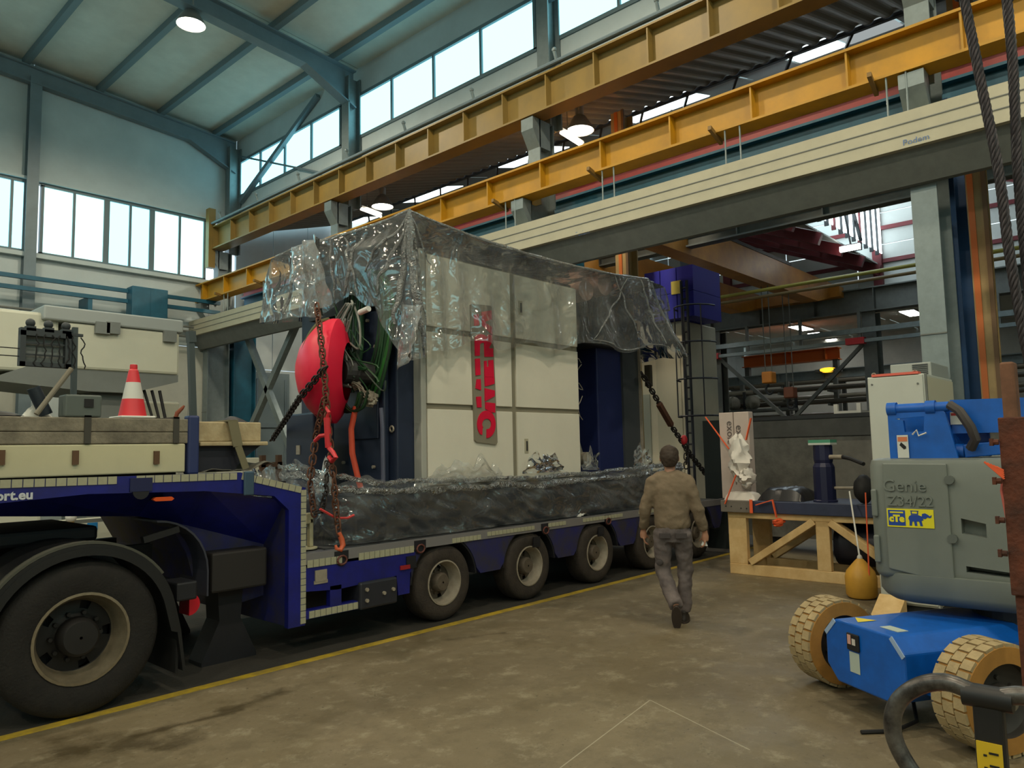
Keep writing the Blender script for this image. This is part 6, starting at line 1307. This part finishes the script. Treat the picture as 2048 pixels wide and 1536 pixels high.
# ---------------------------------------------------------------- the worker walking away
FX, FY = 6.66, 3.93
fd = Vector((FX, FY, 0)).normalized(); rd_ = Vector((fd.y, -fd.x, 0))
PM = Matrix(((rd_.x, fd.x, 0, FX), (rd_.y, fd.y, 0, FY), (0, 0, 1, 0), (0, 0, 0, 1)))       # local: x right, y forward, z up
m_skin = mat('skin', (176,128,104), .5); m_hair = mat('hair_brown', (58,44,32), .7, n=.4, ns=60); m_swt = mat('sweater_olive', (122,106,86), .85, n=.15, ns=9, bump=.25, bs=30)
m_trs = mat('trousers_grey', (112,102,100), .85, n=.25, ns=6, col2=(86,78,78), bump=.25, bs=24); m_shoe = mat('shoe_black', (40,34,30), .6); m_sole = mat('shoe_sole', (62,52,46), .8)
WK = thing('person', 'worker in an olive-grey sweater and grey trousers walking away beside the trailer', 'person', (FX, FY, 0))
def ell(mb, secs, n=22):
    """loft of ellipses: (cx, cy, cz, rx, ry)"""
    vs = [(cx+rx*math.cos(2*math.pi*k/n), cy+ry*math.sin(2*math.pi*k/n), cz) for cx, cy, cz, rx, ry in secs for k in range(n)]; m_ = len(secs)
    fs = [(i*n+j, i*n+(j+1) % n, (i+1)*n+(j+1) % n, (i+1)*n+j) for i in range(m_-1) for j in range(n)]+[tuple(range(n))[::-1], tuple((m_-1)*n+j for j in range(n))]
    return mb.add(vs, fs)
def fleshy(o, vox, it=6, disp=0., size=.12):
    r = o.modifiers.new('remesh', 'REMESH'); r.mode = 'VOXEL'; r.voxel_size = vox; r.use_smooth_shade = True
    s = o.modifiers.new('smooth', 'SMOOTH'); s.iterations = it; s.factor = .5
    if disp:
        tx = bpy.data.textures.new('folds', 'CLOUDS'); tx.noise_scale = size; d = o.modifiers.new('folds', 'DISPLACE'); d.texture = tx; d.strength = disp; d.mid_level = .5; d.texture_coords = 'GLOBAL'
    return o
# joints
SL, SR = Vector((-.17,-.02,1.40)), Vector((.17,-.02,1.40))
EL, ER = Vector((-.265,-.01,1.13)), Vector((.255,-.03,1.13)); HL, HR = Vector((-.29,.09,.91)), Vector((.32,.04,.89))
HPL, HPR = Vector((-.09,0,.93)), Vector((.095,0,.93))
KL, KR = Vector((-.105,.05,.50)), Vector((.115,.10,.50)); AL, AR = Vector((.01,-.27,.22)), Vector((.085,.06,.10))
def finger(mb, base, dirs, ln, r):
    p = Vector(base); pts = [p.copy()]
    for d, l in zip(dirs, ln): p = p+Vector(d).normalized()*l; pts.append(p.copy())
    mb.tube(pts, [r, r*.95, r*.9, r*.75][:len(pts)], 8)
    mb.ball(pts[-1], r*.75, n=8, m_=6)
def hand(mb, w, s):
    """w: wrist, s: -1 left / +1 right; hangs down, relaxed curl towards the thigh front"""
    w = Vector(w); mb.tube([w, w+Vector((0,.012,-.04)), w+Vector((0,.02,-.085))], [.026,.036,.034], 10)
    for k, (dy, l) in enumerate(((.038,.95),(.014,1.05),(-.010,1.0),(-.032,.8))):
        b = w+Vector((-s*.004, .02+dy, -.085)); finger(mb, b, ((-s*.1,.1,-1),(-s*.55,.15,-.85),(-s*.9,.1,-.3)), (.036*l,.028*l,.022*l), .0095)
    finger(mb, w+Vector((-s*.012,.048,-.03)), ((-s*.3,.7,-.7),(-s*.5,.25,-.8),(-s*.6,.1,-.7)), (.034,.028,.024), .0105)
mb = MB(PM)
HC = Vector((0,.02,1.64))
ell(mb, [(0,.035,1.525,.028,.03),(0,.04,1.54,.05,.06),(0,.03,1.575,.070,.084),(0,.02,1.62,.082,.098),(0,.012,1.66,.086,.102),(0,.008,1.70,.080,.096),(0,.005,1.735,.052,.07),(0,.005,1.755,.02,.03)])
mb.tube([(0,.115,1.64),(0,.135,1.615),(0,.118,1.60)], [.008,.014,.010], 8)                     # nose
for s in (-1, 1): mb.ball((s*.090,.005,1.63), .010, .020, .032, n=10, m_=8)                       # ears
mb.tube([(0,.105,1.572),(0,.112,1.565),(0,.105,1.557)], [.012,.016,.012], 8)                    # mouth
mb.tube([(0,-.01,1.43),(0,.0,1.50),(0,.01,1.57)], [.062,.054,.052], 14)
ell(mb, [(0,0,.90,.12,.075),(0,0,1.0,.14,.09),(0,.0,1.15,.15,.10),(0,0,1.30,.16,.105),(0,-.01,1.40,.15,.09),(0,-.01,1.46,.07,.06)])
for S_, E_, H_, s in ((SL,EL,HL,-1),(SR,ER,HR,1)):
    mb.tube([S_, S_.lerp(E_,.5), E_, E_.lerp(H_,.4), H_], [.045,.043,.036,.036,.027], 12); hand(mb, H_, s)
for H_, K_, A_ in ((HPL,KL,AL),(HPR,KR,AR)): mb.tube([H_+Vector((0,0,-.03)), H_.lerp(K_,.5), K_, K_.lerp(A_,.35), A_], [.066,.066,.052,.050,.036], 12)
fleshy(obj('body', mb, m_skin, WK), .0065, 4)
for s in (-1, 1): obj('eye', MB(PM).ball((s*.03,.108,1.645),.011,n=10,m_=8), m_cw, WK, smooth=True)
mb = MB(PM); ell(mb, [(0,-.062,1.55,.050,.022),(0,-.05,1.575,.074,.045),(0,-.032,1.615,.090,.076),(0,-.016,1.65,.096,.098),(0,.0,1.69,.095,.108),(0,.0,1.735,.078,.092),(0,0,1.758,.04,.055),(0,0,1.770,.012,.016)])
fleshy(obj('hair', mb, m_hair, WK), .009, 3, .012, .03)
# sweater
mb = MB(PM)
ell(mb, [(0,.0,.925,.150,.110),(0,.0,.95,.170,.128),(0,.0,1.0,.178,.132),(0,-.005,1.1,.172,.128),(0,-.01,1.22,.178,.126),(0,-.012,1.34,.192,.122),(0,-.012,1.41,.185,.108),(0,-.01,1.455,.13,.085),(0,.0,1.49,.075,.066),(0,.005,1.505,.066,.062)])
for S_, E_, H_ in ((SL,EL,HL),(SR,ER,HR)):
    mb.tube([(0,.0,1.46),(S_.x*.45,-.01,1.445),S_+Vector((0,0,.005))],[.07,.068,.066],14); mb.ball(S_,.072)
    mb.tube([S_+Vector((0,0,.0)), S_.lerp(E_,.25), S_.lerp(E_,.6), E_, E_.lerp(H_,.45), E_.lerp(H_,.8), E_.lerp(H_,.93)], [.075,.074,.065,.060,.058,.052,.044], 14)
fleshy(obj('sweater', mb, m_swt, WK), .014, 5, .035, .10)
# trousers
mb = MB(PM)
ell(mb, [(0,0,.80,.15,.10),(0,0,.86,.165,.118),(0,0,.93,.162,.116),(0,0,.99,.150,.108)])
for H_, K_, A_ in ((HPL,KL,AL),(HPR,KR,AR)):
    mb.tube([H_+Vector((0,0,-.02)), H_.lerp(K_,.35), H_.lerp(K_,.75), K_, K_.lerp(A_,.3), K_.lerp(A_,.7), A_+(A_-K_).normalized()*.0], [.102,.094,.080,.076,.074,.070,.068], 14)
fleshy(obj('trousers', mb, m_trs, WK), .014, 5, .035, .09)
for s, x in ((-1,-.075),(1,.085)): obj('back_pocket', MB(PM).box(x-.055,x+.055,-.128,-.118,.845,.90), mat('pocket_dark', (62,56,56), .8), WK, bevel=.006)
obj('knee_patch', MB(PM).ball((-.135,-.045,.60),.035,.012,.03), mat('pocket_dark', (62,56,56)), WK)  # dark patches at the pockets and behind one knee
# shoes: the right one planted, the left one pushing off on its toe
def shoe(M):
    mb = MB(M); ell(mb, [(0,.06,.012,.046,.135),(0,.06,.04,.047,.134),(0,.04,.065,.043,.105),(0,.0,.09,.040,.06),(0,-.02,.12,.040,.048)]); o = fleshy(obj('shoe', mb, m_shoe, WK), .010, 3)
    ms = MB(M); ell(ms, [(0,.06,.0,.047,.14),(0,.06,.022,.050,.142)]); obj('sole', ms, m_sole, o, smooth=True)
shoe(PM @ Matrix.Translation((AR.x, AR.y, 0)) @ Matrix.Rotation(-.12, 4, 'Z'))
shoe(PM @ Matrix.Translation((AL.x, AL.y-.01, .155)) @ Matrix.Rotation(math.radians(-62), 4, 'X') @ Matrix.Translation((0,.0,0)))
tag(obj('white_rag_held', MB(PM).grid(lambda u, v: (HR.x-.02+.05*(u-.5)*(1+.5*nz(u*4,v*4))+.01, HR.y+.03+.05*(v-.5), HR.z-.135+.05*math.sin(math.pi*u)*math.sin(math.pi*v)), 10, 8), m_cw, smooth=True, solid=.012), 'small white rag held in the worker\'s right hand', 'rag')
# ---------------------------------------------------------------- things behind the truck on the left
m_mc = mat('portal_cream', (196,198,182), .5, n=.06, ns=2); m_mg = mat('portal_grey', (116,122,120), .55, n=.1, ns=3)
yp = 15.0
t = thing('portal_machine', 'big white portal machine head with a grey underside in front of the gable wall', 'machine', (5, yp+1, 0))
a, b, c, d = P(135,650,y=yp), P(360,672,y=yp), P(360,752,y=yp), P(130,735,y=yp)
obj('head', MB().box(a.x,b.x,yp,yp+2.0,c.z+.02,b.z+.06), m_mc, t, bevel=.05); obj('top_ledge', MB().box(a.x-.4,b.x+.05,yp-.05,yp+2.0,b.z+.06,b.z+.32), mat('ledge_grey', (150,158,158), .5), t, bevel=.03)
obj('underside', MB().prism([(a.x-.6,c.z+.02),(b.x,c.z+.02),(b.x,c.z-.12),(b.x-.9,c.z-.38),(a.x+.4,c.z-.38),(a.x-1.2,c.z-.25)], 'y', yp+.05, yp+1.9), m_mg, t)
obj('column', MB().box(a.x+.5,a.x+1.5,yp+.3,yp+1.7,0,c.z-.38), m_mg, t, bevel=.04); obj('column', MB().box(b.x-1.1,b.x-.75,yp+.4,yp+1.4,0,c.z-.38), m_mg, t)
obj('left_arm', MB().box(-1.0,a.x-.1,yp+.1,yp+1.6,d.z-.1,b.z+.2), m_mc, t, bevel=.06); obj('left_leg', MB().box(1.0,2.2,yp+.3,yp+1.5,0,d.z-.1), m_mc, t, bevel=.05)
for px, py in ((205,655),(226,655),(340,672)): c_ = P(px, py, y=yp-.06); obj('side_clip', MB().box(c_.x-.12,c_.x+.12,yp-.1,yp,c_.z-.12,c_.z+.1), m_mg, t)
for k in range(3): obj('cable', MB().tube([(b.x-.6+.15*k,yp+.2,c.z-.3),(b.x-.45+.12*k,yp+.1,c.z-.9),(b.x-.9+.2*k,yp+.2,c.z-1.5)],.03,6), m_black, t, smooth=True)
tag(obj('pale_screen', MB().box(6.1,7.4,17.0,17.1,0,3.0).box(6.1,7.4,17.1,17.9,2.9,3.0), m_mc, bevel=.05), 'pale rounded enclosure standing behind the portal machine', 'enclosure')
# control desk with mesh fence seen under the gooseneck
yq = 12.0
t = thing('control_desk', 'white control desk with a small blue screen behind the truck', 'desk', (4.2, yq, 0)); a, b = P(150,1042,y=yq), P(232,1090,y=yq)
obj('desk', MB().box(a.x-.1,b.x+.3,yq,yq+.6,0,.85), m_mc, t, bevel=.02); obj('console', MB().box(a.x+.05,b.x-.0,yq-.05,yq+.02,b.z+.1,a.z), m_mc, t, bevel=.01); s0, s1 = P(175,1046,y=yq-.06), P(195,1060,y=yq-.06); obj('screen', MB().box(s0.x,s1.x,yq-.062,yq-.05,s1.z,s0.z), mat('screen_blue', (40,120,180), .3), t)
for k in range(8): obj('cable', MB().tube([(b.x+.1+.06*k,yq-.03,.82),(b.x+.12+.07*k,yq-.06,.65+.1*nz(k)),(b.x+.1+.08*k,yq-.03,.5)],.012,5), m_grey, t)
t = thing('mesh_fence', 'grey framed wire mesh fence panel behind the truck', 'fence', (4.8, yq-.5, 0)); yf = yq-.5; f0, f1 = P(268,1034,y=yf), P(322,1110,y=yf)
x0, x1, z1 = f0.x, f1.x, f0.z
for x in (x0, x1, x0-.25): obj('post', MB().box(x-.03,x+.03,yf-.03,yf+.03,0,z1+.02), m_grey, t)
obj('top_rail', MB().box(x0-1.0,x1,yf-.02,yf+.02,z1-.03,z1+.02), m_grey, t); obj('bottom_rail', MB().box(x0-.25,x1,yf-.02,yf+.02,.1,.14), m_grey, t)
mbw = MB()
for k in range(12): x = x0+(x1-x0)*k/11; mbw.box(x-.004,x+.004,yf-.004,yf+.004,.14,z1)
for k in range(18): z = .14+(z1-.14)*k/17; mbw.box(x0,x1,yf-.004,yf+.004,z-.004,z+.004)
o = obj('wire_mesh', mbw, mat('mesh_cream', (170,164,136), .6), t); o['kind'] = 'stuff'
tag(obj('cream_machine_base', MB().box(1.0,3.4,12.3,14,0,1.3), m_mc, bevel=.05), 'low cream machine base behind the truck wheel', 'machine')
t = thing('yellow_stop_post', 'slanted tan post with a white cap behind the truck', 'post', (3.5,11.2,0)); a, b = P(128,1072,y=11.2), P(142,1042,y=11.2); obj('post', MB().cyl((a.x-.1,11.2,0),b,.04,10), mat('post_tan', (170,140,80), .6), t); obj('white_cap', MB().ball(b+Vector((0,0,.05)),.07), m_cw, t, smooth=True)
# low cabinets and clutter between the truck and the far hall
tag(obj('cream_cabinet_low', MB().box(7.6,8.6,15.6,16.4,0,1.7), m_mc, bevel=.02), 'low cream cabinet behind the braces and the machine', 'cabinet')
t = thing('brown_frame', 'small brown steel frame standing behind the chains', 'frame rack', (6.6,11.6,0)); m_br = mat('frame_brown', (74,54,40), .7)
for x in (6.45,6.75): obj('post', MB().box(x-.04,x+.04,11.56,11.64,0,1.75), m_br, t)
obj('bar', MB().box(6.4,6.8,11.56,11.64,1.55,1.63), m_br, t); obj('bar', MB().box(6.4,6.8,11.56,11.64,.8,.88), m_br, t)
t = thing('grey_locker', 'grey-blue sheet door with rods in the pale wall behind the braces', 'door', (11.9, 21.1, 0)); obj('leaf', MB().box(11.35,12.6,21.04,21.10,0,4.3), mat('locker_grey', (112,128,134), .5), t)
for x in (11.5,12.45): obj('rod', MB().cyl((x,21.02,.3),(x,21.02,4.1),.03,8), m_steelb, t)
for z in (1.2,2.6): obj('hinge_bar', MB().box(11.35,12.6,20.99,21.04,z,z+.12), m_steelb, t)
